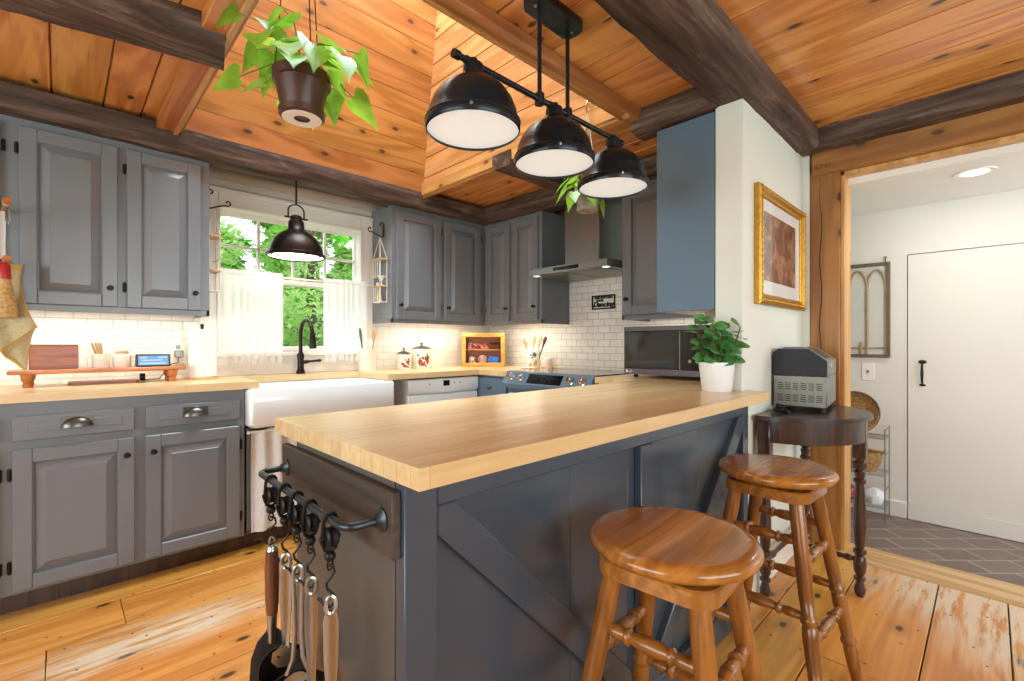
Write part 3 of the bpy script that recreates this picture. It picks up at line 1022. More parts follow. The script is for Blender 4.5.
# base cabinets left of the sink
c = thing('base_cabinet', 'grey base cabinet with two drawers above raised panel doors, left of the sink', 'cabinet', (0, 2.76, 0), 0, 'grey base cabinets')
mb = MB(); mb.box(-.62, .704, 2.763, YW - .03, .095, CB, .002); mb.build('carcass', M['cab'], c)
mb = MB(); mb.box(-.62, .715, 2.835, 2.86, 0, .095, .002); mb.build('toe_kick', M['walnut'], c)


def cup_pull(o):
    mb = MB().fr(o, S_EX, S_EN)
    rings = []
    for k in range(9):
        a = PI * k / 8
        rings.append((math.cos(a) * .052, math.sin(a)))
    vs, n = [], 7
    pts = []
    for (x, s) in rings:
        for j in range(n):
            q = (PI / 2) * j / (n - 1)
            pts.append((x, .004 + .027 * s * math.cos(q), .0 + .042 * s * math.sin(q)))
    fs = []
    for i in range(8):
        for j in range(n - 1):
            a = i * n + j; fs.append((a, a + 1, a + n + 1, a + n))
    mb.add(pts, fs)
    mb.box(-.053, .053, 0, .003, -.001, .044, .001)
    return mb


for (x0, w, kn) in ((-.138, .385, 'r'), (.288, .389, 'l'), (-.57, .39, 'l')):
    cab_door(c, (x0, 2.763, .11), S_EX, S_EN, w, .575, kn, 'l' if kn == 'r' else 'r', M['cab'], .50)
    d = MB().fr((x0, 2.763, .72), S_EX, S_EN)
    d.box(0, w, 0, .018, 0, .10, .003); d.box(.045, w - .045, .018, .021, .032, .072, .002)
    d = d.build('drawer', M['cab'], c)
    cup_pull((x0 + w / 2, 2.763 - .021, .040 + .72)).build('cup_pull', M['pewter'], d)

# sink base: open front behind a cloth skirt
c = thing('sink_cabinet', 'dark sink cabinet with an open front behind the cloth skirt', 'cabinet', (1.14, 2.8, 0))
mb = MB(); mb.box(.717, .735, 2.775, YW - .03, .10, .66, .002); mb.box(1.545, 1.563, 2.775, YW - .03, .10, .66, .002); mb.box(.717, 1.563, 2.775, YW - .03, .095, .112, .002)
mb.box(.717, 1.563, YW - .05, YW - .03, .112, .66, .002)
mb.build('carcass', M['cab'], c)
mb = MB(); mb.box(.717, 1.563, 2.835, 2.86, 0, .095, .002); mb.build('toe_kick', M['walnut'], c)
mb = MB(); mb.cyl((.727, 2.755, .64), (1.555, 2.755, .64), .006); mb.ball((.722, 2.755, .64), .010); mb.build('curtain_rod', M['white'], c)
k = MB()
k.grid(lambda u, v: (.733 + .82 * u, 2.755 + .013 * math.sin(u * 62) + .006 * math.sin(u * 27 + 3 * v), .648 - .545 * v - .004 * math.sin(u * 40)), 130, 14)
o = k.build('sink_skirt', M['skirt'], None, recalc=False)
tag(o, 'white puckered cloth skirt hanging below the apron sink', 'curtain')

# apron sink
s = thing('apron_sink', 'white farmhouse apron sink under the window', 'sink', (1.14, 2.95, .675))


def rrect(x0, x1, y0, y1, r, z, n=5):
    out = []
    for (cx, cy, a0) in ((x1 - r, y1 - r, 0), (x0 + r, y1 - r, PI / 2), (x0 + r, y0 + r, PI), (x1 - r, y0 + r, 1.5 * PI)):
        for k in range(n + 1):
            a = a0 + PI / 2 * k / n
            out.append((cx + r * math.cos(a), cy + r * math.sin(a), z))
    return out


mb = MB()
x0, x1, y0, y1 = .708, 1.572, 2.70, 3.16
mb.loft([rrect(x0 + .02, x1 - .02, y0 + .02, y1 - .02, .03, .665), rrect(x0, x1, y0, y1, .035, .685), rrect(x0, x1, y0, y1, .035, .862), rrect(x0 + .006, x1 - .006, y0 + .006, y1 - .006, .035, .871), rrect(x0 + .016, x1 - .016, y0 + .016, y1 - .016, .03, .8745),
         rrect(x0 + .034, x1 - .034, y0 + .034, y1 - .034, .03, .872), rrect(x0 + .04, x1 - .04, y0 + .04, y1 - .04, .03, .86), rrect(x0 + .05, x1 - .05, y0 + .05, y1 - .05, .04, .70), rrect(x0 + .09, x1 - .09, y0 + .09, y1 - .09, .04, .688)])
mb.build('basin', M['porcelain'], s, angle=50)
mb = MB(); mb.lathe([(0, .6885), (.04, .6885), (.045, .691), (.03, .6915), (0, .690)], (1.14, 2.93, 0), (0, 0, 1), 20); mb.build('drain', M['steel'], s)

# dishwasher
d = thing('dishwasher', 'white dishwasher under the worktop right of the sink', 'dishwasher', (2.0, 2.8, 0))
mb = MB(); mb.box(1.695, 2.303, 2.775, YW - .03, .10, CB - .012, .003); mb.build('body', M['appliance'], d)
mb = MB(); mb.box(1.693, 2.306, 2.752, 2.775, .12, .755, .004); mb.build('door', M['appliance'], d)
mb = MB()
mb.fr((1.693, 2.775, .765), S_EX, S_EN)
mb.loft([[(x, 0, 0), (x, .018 + .012 * (1 - abs(x - .306) / .306), 0), (x, .03, .02), (x, .03, .095), (x, .022, .1), (x, 0, .1)] for x in [0, .1, .2, .306, .41, .51, .613]])
p = mb.build('control_panel', M['appliance'], d)
mb = MB(); mb.fr((1.98, 2.7445, .828), S_EX, S_EN); mb.box(0, .055, 0, .001, -.018, .022); mb.build('display', M['blackglass'], p)
mb = MB(); mb.fr((1.98, 2.7445, .828), S_EX, S_EN)
for x in (-.12, .10, .15):
    mb = MB().fr((1.98, 2.7445, .828), S_EX, S_EN); mb.lathe([(0, 0), (.006, 0), (.005, .002), (0, .003)], (x, 0, 0), (0, 1, 0), 10); mb.build('button', M['wire'], p)
mb = MB(); mb.box(1.695, 2.303, 2.835, 2.86, 0, .10, .002); mb.build('toe_kick', M['black'], d)

# corner base cabinet (faces west, beside the range)
c = thing('base_cabinet', 'blue-grey corner base cabinet between dishwasher and range', 'cabinet', (2.6, 2.7, 0), 0, 'grey base cabinets')
mb = MB(); mb.box(2.34, XW - .03, 2.442, YW - .03, .095, CB, .002); mb.box(2.310, 2.34, 2.79, YW - .03, .095, CB, .002); mb.build('carcass', M['cab_skylit'], c)
mb = MB(); mb.box(2.41, 2.44, 2.442, 2.80, 0, .095, .002); mb.build('toe_kick', M['walnut'], c)
dr = MB().fr((2.34, 2.775, .71), W_EX, W_EN); dr.box(0, .325, 0, .02, 0, .145, .003); dr.box(.04, .285, .02, .023, .04, .105, .002)
dr = dr.build('drawer', M['cab_skylit'], c)
knob_mb((2.318, 2.615, .785), W_EX, W_EN, .016).build('knob', M['pewter'], dr)
cab_door(c, (2.34, 2.775, .11), W_EX, W_EN, .325, .575, 'l', 'r', M['cab_skylit'], .50)

# base cabinet right of the range, hidden below the L of the island top
c = thing('base_cabinet', 'grey base cabinet below the microwave, joining the island', 'cabinet', (2.6, 1.3, 0), 0, 'grey base cabinets')
mb = MB(); mb.box(2.34, XW - .03, .86, 1.655, .095, CB, .002); mb.build('carcass', M['cab'], c)
mb = MB(); mb.box(2.41, 2.44, .86, 1.655, 0, .095, .002); mb.build('toe_kick', M['walnut'], c)
cab_door(c, (2.34, 1.64, .11), W_EX, W_EN, .30, .72, 'l', 'r', M['cab'], .62)

# ------------------------------------------------------------------ worktops
mb = MB()
mb.prism([(-.64, 2.738), (.768, 2.738), (.768, 3.13), (1.535, 3.13), (1.535, 2.738), (2.312, 2.738), (2.312, 2.437), (XW - .009, 2.437), (XW - .009, YW - .009), (-.64, YW - .009)], CB, CT)
o = mb.build('worktop', M['butcher'], None, angle=30)
tag(o, 'butcher block worktop along the window wall, cut out for the sink', 'countertop')
mb = MB()
mb.prism([(.420, .649), (2.146, .649), (2.146, .7355), (2.088, .7355), (2.088, .856), (XW - .009, .856), (XW - .009, 1.662), (2.312, 1.662), (2.312, 1.361), (.420, 1.361)], CB, CT)
o = mb.build('worktop', M['butcher'], None, angle=30)
tag(o, 'wide butcher block top of the island in the foreground', 'countertop')

# ------------------------------------------------------------------ island
c = thing('kitchen_island', 'dark blue-grey island base with barn-door braces under the butcher block', 'kitchen island', (1.2, .95, 0))
IX0, IX1, IY0, IY1 = .425, 2.05, .70, 1.21
mb = MB(); mb.box(IX0 + .012, IX1, IY0 + .034, IY1, .0, CB - .001)
mb.build('carcass', M['isl'], c)
mb = MB(); mb.box(IX0, IX0 + .012, IY0 + .036, IY1, 0, CB - .001, .001); mb.build('end_panel', M['isl_sheen'], c)
seams = [IX0 + .07, .905, 1.165, 1.275, 1.63, IX1 - .03]
mb = MB()
for a, b in zip(seams, seams[1:]): mb.box(a + .0008, b - .0008, IY0 + .024, IY0 + .034, .0, CB - .001, .0012)
mb.build('front_board', M['isl'], c)
mb = MB(); mb.box(IX0, IX0 + .068, IY0, IY0 + .034, 0, CB - .001, .003); mb.build('corner_post', M['isl'], c)
mb = MB(); mb.box(IX1 - .05, IX1, IY0, IY0 + .034, 0, CB - .001, .003); mb.build('corner_post', M['isl'], c)
mb = MB(); mb.box(1.20, 1.268, IY0, IY0 + .0238, .10, .822, .003); mb.build('centre_batten', M['isl'], c)
mb = MB(); mb.box(IX0 + .068, IX1 - .05, IY0, IY0 + .0238, .823, CB - .001, .003); mb.build('top_rail', M['isl'], c)
mb = MB(); mb.box(IX0 + .068, IX1 - .05, IY0, IY0 + .0238, 0, .099, .003); mb.build('bottom_rail', M['isl'], c)
def inset(poly, d):
    n = len(poly); out = []
    ar = sum(poly[i][0] * poly[(i + 1) % n][1] - poly[(i + 1) % n][0] * poly[i][1] for i in range(n))
    sg = 1 if ar > 0 else -1
    for i in range(n):
        p0, p1, p2 = Vector(poly[i - 1]), Vector(poly[i]), Vector(poly[(i + 1) % n])
        e1, e2 = (p1 - p0).normalized(), (p2 - p1).normalized()
        n1, n2 = Vector((-e1.y, e1.x)) * sg, Vector((-e2.y, e2.x)) * sg
        m = (n1 + n2).normalized()
        out.append(tuple(p1 + m * (d / max(.3, m.dot(n1)))))
    return out


for sgn, a, b in ((1, IX0 + .069, 1.199), (-1, IX1 - .051, 1.269)):
    # diagonal board with ends cut to the frame
    w = .052
    zt, zb = .822, .10
    A = [(a, zt), (a + sgn * .042, zt), (b, zb + w), (b, zb), (b - sgn * .042, zb), (a, zt - w)]
    mb = MB(Matrix(((1, 0, 0, 0), (0, 0, 1, IY0), (0, 1, 0, 0), (0, 0, 0, 1))))
    mb.loft([[(x_, z_, .0236) for x_, z_ in A], [(x_, z_, .0035) for x_, z_ in A], [(x_, z_, .0005) for x_, z_ in inset(A, .003)]])
    mb.build('brace', M['isl'], c)

# ------------------------------------------------------------------ range, hood, microwave, sign
r = thing('range', 'blue-grey slide-in electric range with black glass cooktop and knobs', 'stove', (2.62, 2.05, 0))
RY0, RY1 = 1.668, 2.430
mb = MB(); mb.box(2.33, XW - .03, RY0, RY1, .03, .90, .003); mb.build('body', M['darkgrey'], r)
mb = MB(); mb.box(2.315, 2.33, RY0 + .004, RY1 - .004, .20, .80, .004); ov = mb.build('oven_door', M['cab_skylit'], r)
mb = MB(); mb.box(2.313, 2.315, RY0 + .12, RY1 - .12, .33, .64, .001); mb.build('oven_window', M['blackglass'], ov)
mb = MB(); mb.tube([(2.315, RY0 + .06, .755), (2.275, RY0 + .07, .76), (2.272, RY0 + .10, .76), (2.272, RY1 - .10, .76), (2.275, RY1 - .07, .76), (2.315, RY1 - .06, .755)], .012, 10)
mb.build('handle', M['steel'], ov)
mb = MB(); mb.box(2.315, 2.33, RY0 + .004, RY1 - .004, .05, .19, .004); mb.build('drawer', M['cab_skylit'], r)
mb = MB(); mb.box(2.335, XW - .012, RY0 - .002, RY1 + .002, .905, .921, .003); ck = mb.build('cooktop', M['blackglass'], r)
mb = MB()
for (x, y, q) in ((2.49, 1.86, .10), (2.49, 2.24, .085), (2.75, 1.86, .075), (2.75, 2.24, .10)):
    for rr in (q, q * .6): mb.lathe([(rr - .0015, 0), (rr, .0004), (rr + .0015, 0)], (x, y, .9211), (0, 0, 1), 36)
mb.build('burner_ring', M['wire'], ck)
# sloped control panel
mb = MB()
mb.loft([[(2.268, y, .805), (2.262, y, .835), (2.318, y, .918), (2.345, y, .921), (2.345, y, .805)] for y in (RY0, RY1)])
cp = mb.build('control_panel', M['cab_skylit'], r)
nrm = Vector((-.083, 0, .056)).normalized(); upv = Vector((.056, 0, .083)).normalized()
pc = Vector((2.290, 0, .8765))
mb = MB()
q = [pc + upv * a + Vector((0, y, 0)) + nrm * n for n in (.0005, .0015) for (a, y) in ((-.036, 1.90), (-.036, 2.20), (.036, 2.20), (.036, 1.90))]
mb.loft([q[:4], q[4:]]); mb.build('display', M['blackglass'], cp)
for y in (1.735, 1.825, 2.27, 2.36, 2.045):
    mb = MB(); big = y != 2.045
    k = 1 if big else .8
    mb.lathe([(0, 0), (.027 * k, 0), (.027 * k, .005), (.023 * k, .008), (.021 * k, .030), (.018 * k, .034), (0, .034)], pc + Vector((0, y, 0)) + nrm * .0015, nrm, 18)
    mb.lathe([(0, .034), (.008 * k, .034), (.006 * k, .040), (0, .040)], pc + Vector((0, y, 0)) + nrm * .0015, nrm, 8, 1, 2.2)
    mb.build('knob', M['chrome'] if big else M['darkgrey'], cp)

h = thing('range_hood', 'stainless steel chimney range hood above the stove', 'range hood', (2.7, 2.015, 1.6))
HY_0, HY_1 = 1.675, 2.355
mb = MB(); mb.box(2.655, XW - .009, 1.872, 2.172, 1.68, 2.2, .003); mb.build('chimney', M['hood'], h)
mb = MB()
mb.loft([[(x, a, z), (x, b, z), (XW - .009, b, z), (XW - .009, a, z)] for (x, a, b, z) in ((2.465, HY_0, HY_1, 1.654), (2.655, 1.872, 2.172, 1.695))])
mb.build('canopy', M['hood'], h)
mb = MB(); mb.box(2.46, XW - .009, HY_0, HY_1, 1.606, 1.654, .003); bd = mb.build('body', M['hood'], h)
mb = MB(); mb.box(2.458, 2.4605, 1.90, 2.12, 1.618, 1.642, .001); mb.build('control_strip', M['blackglass'], bd)
mb = MB()
for i in range(2): mb.box(2.53, 2.86, 1.72 + .31 * i, 2.0 + .31 * i, 1.602, 1.606, .001)
mb.build('grease_filter', M['wire'], h)
for y in (1.71, 2.31):
    mb = MB(); mb.lathe([(0, 1.604), (.022, 1.604), (.025, 1.606), (0, 1.606)], (2.50, y, 0), (0, 0, 1), 16); mb.build('lamp', M['lamp_on'], h)

m = thing('microwave', 'black and steel microwave on the worktop below the cabinet', 'microwave', (2.6, 1.3, CT + .008))
MY0, MY1 = 1.045, 1.545
mb = MB(); mb.box(2.462, 2.86, MY0, MY1, CT + .02, 1.215, .006); mb.build('body', M['darkgrey'], m)
mb = MB(); mb.box(2.448, 2.462, MY0, MY1, CT + .055, 1.188, .002); dd = mb.build('door', M['blackglass'], m)
mb = MB(); mb.box(2.4475, 2.4482, MY0 + .17, MY1 - .03, CT + .09, 1.16); mb.build('door_window', M['blackglass'], dd)
mb = MB(); mb.box(2.446, 2.448, MY0 + .145, MY0 + .149, CT + .06, 1.185, .0005); mb.build('door_edge', M['steel'], dd)
mb = MB(); mb.box(2.444, 2.462, MY0, MY1, 1.188, 1.216, .003); mb.build('top_strip', M['darksteel'], m)
mb = MB(); mb.box(2.444, 2.462, MY0, MY1, CT + .02, CT + .055, .003); bs = mb.build('bottom_strip', M['darksteel'], m)
for yy in (MY0 + .05, MY0 + .09):
    mb = MB(); mb.lathe([(0, 0), (.010, 0), (.009, .002), (0, .002)], (2.4478, yy, CT + .105), (-1, 0, 0), 14); mb.build('button', M['wire'], dd)
for yy in (MY0 + .155, MY0 + .17):
    mb = MB(); mb.box(2.4432, 2.444, yy, yy + .01, CT + .033, CT + .041); mb.build('button', M['wire'], bs)
mb = MB(); mb.lathe([(0, 0), (.008, 0), (0, .0008)], (2.444, MY1 - .022, CT + .0375), (-1, 0, 0), 14); mb.build('logo_disc', M['paper'], bs)
text('logo_letters', 'LG', .019, M['paper'], bs, plane_m((2.4436, MY1 - .047, CT + .0375), (0, -1, 0), (0, 0, 1)), .0003)
mb = MB()
for (x, y) in ((2.50, MY0 + .05), (2.50, MY1 - .05), (2.82, MY0 + .05), (2.82, MY1 - .05)): mb.lathe([(0, CT + .0005), (.014, CT + .0005), (.012, CT + .02), (0, CT + .02)], (x, y, 0), (0, 0, 1), 12)
mb.build('foot', M['black'], m)

sg = thing('kitchen_sign', 'small black cut-out metal word sign on the white tile below the hood', 'sign', (XW - .012, 2.034, 1.37))
SY, SZ = 2.034, 1.427
mb = MB(); a, b, t = .105, .054, .011
for (y0, y1, z0, z1) in ((SY - a, SY + a, SZ + b - t, SZ + b), (SY - a, SY + a, SZ - b, SZ - b + t), (SY - a, SY - a + t, SZ - b, SZ + b), (SY + a - t, SY + a, SZ - b, SZ + b)):
    mb.box(XW - .016, XW - .0085, y0, y1, z0, z1, .001)
mb.build('frame', M['iron'], sg)
PM = lambda y, z: plane_m((XW - .0125, y, z), (0, -1, 0), (0, 0, 1))
text('lettering', 'THIS KITCHEN', .025, M['iron'], sg, PM(SY, SZ + .033), .0035, fat=.0008)
text('lettering', 'IS FOR', .022, M['iron'], sg, PM(SY + .03, SZ + .012), .0035, fat=.0008)
text('lettering', 'Dancing', .056, M['iron'], sg, PM(SY + .002, SZ - .018), .0035, shear=.25, fat=.0014)

# ------------------------------------------------------------------ faucet and things on the worktop
f = thing('faucet', 'oil-rubbed bronze gooseneck faucet behind the sink', 'faucet', (1.157, 3.22, CT))
mb = MB(); mb.lathe([(0, CT), (.030, CT), (.028, CT + .012), (.021, CT + .03), (.019, CT + .09), (.024, CT + .12), (.016, CT + .14), (0, CT + .14)], (1.157, 3.22, 0), (0, 0, 1), 20)
mb.build('base', M['bronze'], f)
pts = [(1.157, 3.22, CT + .13)] + [(1.157, 3.22, CT + .24)]
for k in range(1, 13):
    a = PI * k / 12 * .97
    pts.append((1.157, 3.22 - .10 * (1 - math.cos(a)), CT + .255 + .10 * math.sin(a)))
mb = MB(); mb.tube(pts, .0125, 12); mb.build('spout', M['bronze'], f)
e = pts[-1]
mb = MB(); mb.turn((e[0], e[1], e[2] + .006), (e[0], e[1] - .012, e[2] - .095), [(0, .013), (.1, .016), (.55, .020), (.9, .023), (1, .020)], 16); mb.build('spray_head', M['bronze'], f)
mb = MB(); mb.cyl((1.157, 3.22, CT + .075), (1.20, 3.20, CT + .08), .012); mb.turn((1.195, 3.202, CT + .08), (1.275, 3.17, CT + .088), [(0, .008), (.7, .0075), (.85, .011), (1, .008)], 10); mb.build('lever', M['bronze'], f)


def crock(name, label, cat, x, y, r_, h_, mat, prof=None):
    t = thing(name, label, cat, (x, y, CT))
    pr = prof or [(0, 0), (r_ * .94, 0), (r_, .006), (r_, h_ - .012), (r_ * 1.05, h_ - .006), (r_ * 1.04, h_), (r_ * .92, h_), (r_ * .9, h_ - .02), (r_ * .88, .01), (0, .01)]
    mb = MB(); mb.lathe([(a, CT + b) for a, b in pr], (x, y, 0), (0, 0, 1), 28)
    mb.build('jar', mat, t)
    return t


crock('utensil_crock', 'plain white crock holding brushes, right of the window', 'crock', 1.612, 3.17, .064, .165, M['ceramic'])
for (lb, dx, dy, lx, ly, L, mt, hd, cat) in (
        ('slim green-handled dish brush in the plain white crock', -.022, .0, -.045, .02, .30, M['leafgreen'], .010, 'brush'),
        ('white plastic scraper in the plain white crock', .012, -.01, .01, .0, .22, M['white'], .016, 'scraper'),
        ('light wooden spoon in the plain white crock', .03, .01, .055, .02, .30, M['lightwood'], .018, 'spoon')):
    mb = MB(); p0 = Vector((1.612 + dx, 3.17 + dy, CT + .012)); p1 = p0 + Vector((lx * .7, ly * .7, L))
    mb.turn(p0, p1, [(0, .006), (.55, .005), (.7, .007), (.82, hd), (.95, hd * .9), (1, hd * .4)], 10)
    tag(mb.build('cooking_tool', mt), lb, cat)


def canister(label, x, y, r_, h_, big):
    t = thing('canister', label, 'canister', (x, y, CT), 0, 'strawberry canisters')
    mb = MB(); mb.lathe([(0, CT), (r_ * .93, CT), (r_, CT + .008), (r_, CT + h_ - .008), (r_ * .97, CT + h_), (0, CT + h_)], (x, y, 0), (0, 0, 1), 32); mb.build('jar', M['ceramic'], t)
    mb = MB(); z = CT + h_
    mb.lathe([(0, z), (r_ * 1.0, z + .0005), (r_ * 1.0, z + .006), (r_ * .7, z + .016), (r_ * .3, z + .023), (r_ * .13, z + .026), (r_ * .11, z + .036), (r_ * .2, z + .043), (r_ * .16, z + .050), (0, z + .052)], (x, y, 0), (0, 0, 1), 28)
    mb.build('lid', M['pewter'], t)
    rd, gn = MB(), MB()
    s = h_ / .19
    for k, (u, w, q) in enumerate(((-.036, .072, .019), (-.012, .044, .021), (.028, .092, .021), (.036, .068, .015))):
        ang = math.atan2(-y, -x) + .25 + u * s / r_
        p = Vector((x + math.cos(ang) * r_, y + math.sin(ang) * r_, CT + w * s))
        n = Vector((math.cos(ang), math.sin(ang), 0))
        rd.lathe([(0, .0015), (q * s * .6, .001), (q * s, 0)], p, n, 12, .85, 1.15)
    for k in range(14):
        ang = math.atan2(-y, -x) + .25 + RND.uniform(-.048, .050) * s / r_
        p = Vector((x + math.cos(ang) * (r_ + .0006), y + math.sin(ang) * (r_ + .0006), CT + RND.uniform(.085, .130) * s if k < 9 else CT + RND.uniform(.03, .06) * s))
        n = Vector((math.cos(ang), math.sin(ang), 0))
        gn.leaf(p, Vector((-n.y, n.x, 0)) * RND.uniform(-1, 1) + Vector((0, 0, RND.uniform(-1, 1))), n, .026 * s, .017 * s, 0, 0, 'oval')
    rd.build('berry_motif', M['red'], t); gn.build('leaf_motif', M['leafgreen'], t, recalc=False)


canister('smaller white canister with painted strawberries and a knobbed lid', 1.925, 3.19, .056, .118, False)
canister('larger white canister with painted strawberries, beside the smaller one', 2.095, 3.20, .077, .158, True)

# glass-front pine box standing across the corner, with packets inside
ang = math.radians(-44.2)
bx = thing('snack_cabinet', 'small honey pine cabinet with a glass front standing across the corner', 'cabinet', (2.655, 3.085, CT), ang)
T = RM[bx.name]
mb = MB(T)
W2, Hh = .185, .29
mb.box(-W2, W2, -.05, .05, .0, .014, .003); mb.box(-W2, W2, -.05, .05, Hh - .014, Hh, .003); mb.box(-W2, -W2 + .014, -.05, .05, .014, Hh - .014, .002); mb.box(W2 - .014, W2, -.05, .05, .014, Hh - .014, .002)
mb.build('case', M['honey'], bx)
mb = MB(T); mb.box(-W2 + .014, W2 - .014, .042, .05, .014, Hh - .014); mb.build('back_panel', M['cherry'], bx)
mb = MB(T); mb.box(-W2 + .014, W2 - .014, -.04, .042, .142, .150, .001); mb.build('shelf', M['honey'], bx)
mb = MB(T); fw = .034
mb.box(-W2, W2, -.064, -.051, 0, fw, .003); mb.box(-W2, W2, -.064, -.051, Hh - fw, Hh, .003); mb.box(-W2, -W2 + fw, -.064, -.051, fw, Hh - fw, .003); mb.box(W2 - fw, W2, -.064, -.051, fw, Hh - fw, .003)
fr_ = mb.build('door_frame', M['honey'], bx)
mb = MB(T); mb.box(-W2 + fw, W2 - fw, -.059, -.057, fw, Hh - fw); mb.build('pane', M['glass'], fr_, flat=True)
for (lb, x, z, sx, sz, mt, k) in (('red packet on the left of the pine cabinet\'s shelf', -.09, .150, .045, .055, M['pinkpack'], 0), ('red packet in the middle of the pine cabinet\'s shelf', .0, .150, .045, .05, M['pinkpack'], 0),
                                  ('dark red packet on the right of the pine cabinet\'s shelf', .09, .150, .04, .058, M['redpack'], 0),
                                  ('patterned mug at the left in the bottom of the pine cabinet', -.10, .014, .036, .075, M['paisley'], 1), ('pale round-topped mug in the bottom of the pine cabinet', -.01, .014, .042, .085, M['mugs'], 1),
                                  ('blue bag at the right in the bottom of the pine cabinet', .09, .014, .05, .075, M['bluebag'], 2)):
    mb = MB(T)
    if k == 1:
        mb.lathe([(0, z), (sx * .85, z), (sx, z + .01), (sx, z + sz * .7), (sx * .6, z + sz * .95), (0, z + sz)], (x, 0, 0), (0, 0, 1), 16); nm, ct = 'patterned_mug', 'mug'
    else:
        mb.loft([[(x - sx * a, -.025 * b, zz), (x + sx * a, -.025 * b, zz), (x + sx * a, .025 * b, zz), (x - sx * a, .025 * b, zz)] for (a, b, zz) in ((.95, 1, z), (1, 1.1, z + sz * .4), (.97, .9, z + sz * .75), (.85, .25, z + sz))])
        nm, ct = ('snack_packet', 'packet')
    tag(mb.build(nm, mt), lb, ct)

# flowered crock, candle and spoon rest by the range
t = thing('utensil_crock', 'cream crock with painted flowers and wooden spoons, beside the range', 'crock', (2.79, 2.62, CT))
mb = MB(); x, y, r_, h_ = 2.79, 2.62, .058, .150
mb.lathe([(a, CT + b) for a, b in [(0, 0), (r_ * .9, 0), (r_, .006), (r_, h_ - .004), (r_ * .96, h_), (r_ * .9, h_ - .004), (r_ * .88, .01), (0, .01)]], (x, y, 0), (0, 0, 1), 26, 1, 1); mb.build('jar', M['ceramic'], t)
yl, gr = MB(), MB()
for k in range(9):
    a = math.atan2(-y, -x) - .1 + RND.uniform(-.55, .55); z = CT + RND.uniform(.02, .055)
    n = Vector((math.cos(a), math.sin(a), 0)); yl.lathe([(0, .0015), (.009, .001), (.012, 0)], Vector((x, y, z)) + n * r_, n, 8)
    a = math.atan2(-y, -x) - .1 + RND.uniform(-.55, .55); z = CT + RND.uniform(.085, .125)
    n = Vector((math.cos(a), math.sin(a), 0)); gr.leaf(Vector((x, y, z)) + n * (r_ + .001), (-n.y, n.x, RND.uniform(-1, 1)), n, .022, .012, 0, 0, 'oval')
yl.build('flower_motif', M['yellow'], t); gr.build('leaf_motif', M['leafgreen'], t, recalc=False)
for k, (dx, dy, lx, ly, L, lb) in enumerate(((-.02, .02, -.03, .03, .235, 'thin wooden spoon at the left in the flowered crock'), (.0, .0, .0, -.01, .25, 'pale wooden spatula in the middle of the flowered crock'),
                                             (.0, -.02, .02, -.05, .255, 'broad honey-coloured spoon in the flowered crock'), (.01, -.03, .03, -.075, .245, 'darker wooden spoon leaning right in the flowered crock'))):
    mb = MB(); p0 = Vector((x + dx, y + dy, CT + .012)); p1 = p0 + Vector((lx, ly, L))
    mb.turn(p0, p1, [(0, .005), (.6, .005), (.72, .008), (.85, .016), (.95, .014), (1, .006)], 10)
    tag(mb.build('wooden_spoon', M['lightwood'] if k != 3 else M['handle_wood']), lb, 'spoon')
t = thing('candle_jar', 'cream candle with a wooden tray beside the flowered crock', 'candle', (2.83, 2.49, CT))
mb = MB(); mb.lathe([(0, CT), (.052, CT), (.056, CT + .010), (.050, CT + .012), (0, CT + .010)], (2.83, 2.495, 0), (0, 0, 1), 24); mb.build('tray', M['lightwood'], t)
mb = MB(); mb.lathe([(0, CT + .012), (.036, CT + .012), (.038, CT + .018), (.038, CT + .080), (.034, CT + .084), (0, CT + .080)], (2.83, 2.495, 0), (0, 0, 1), 24); mb.cyl((2.83, 2.495, CT + .078), (2.83, 2.495, CT + .095), .002); mb.build('candle', M['ceramic'], t)
mb = MB(); mb.lathe([(0, CT), (.05, CT), (.062, CT + .008), (.058, CT + .010), (.045, CT + .004), (0, CT + .003)], (2.66, 2.56, 0), (0, 0, 1), 24, 1, .75)
tag(mb.build('spoon_rest', M['ceramic']), 'flat white spoon rest on the worktop before the flowered crock', 'dish')

# left worktop: footed riser with jars, recipe box, clock display
t = thing('footed_riser', 'long honey wood footed riser standing on the left worktop', 'riser', (.16, 3.13, CT))
mb = MB(); mb.box(-.17, .494, 3.05, 3.215, .974, .994, .004); mb.build('top_board', M['tray'], t)
for fx in (-.105, .435):
    for fy in (3.075, 3.19):
        mb = MB(); mb.lathe([(0, CT), (.016, CT), (.019, CT + .012), (.015, CT + .020), (.022, CT + .034), (.026, .974), (0, .974)], (fx, fy, 0), (0, 0, 1), 16); mb.build('leg', M['tray'], t)
RT = .994
t = thing('recipe_box', 'reddish-brown wooden recipe box on the footed riser', 'box', (-.02, 3.13, RT))
mb = MB(); mb.box(-.103, .066, 3.09, 3.17, RT, RT + .112, .002); mb.build('body', M['cherry'], t)
mb = MB(); mb.box(-.104, .067, 3.089, 3.171, RT + .1125, RT + .118, .002); mb.build('lid', M['cherry'], t)
t = thing('white_jar', 'open white jar with wooden picks, on the footed riser', 'jar', (.15, 3.13, RT))
mb = MB(); mb.lathe([(0, RT), (.032, RT), (.035, RT + .005), (.035, RT + .07), (.031, RT + .07), (.030, RT + .006), (0, RT + .006)], (.15, 3.13, 0), (0, 0, 1), 22); mb.build('jar', M['ceramic'], t)
mb = MB()
for k in range(5): mb.cyl((.15 + RND.uniform(-.012, .012), 3.13 + RND.uniform(-.012, .012), RT + .01), (.128 + RND.uniform(-.02, .02), 3.13 + RND.uniform(-.02, .02), RT + .125), .004, .0055, 6)
tag(mb.build('wooden_picks', M['lightwood']), 'bunch of thin wooden picks standing in the open white jar', 'sticks', None, 'stuff')
t = thing('white_jar', 'white jar with a cork lid, on the footed riser', 'jar', (.232, 3.13, RT))
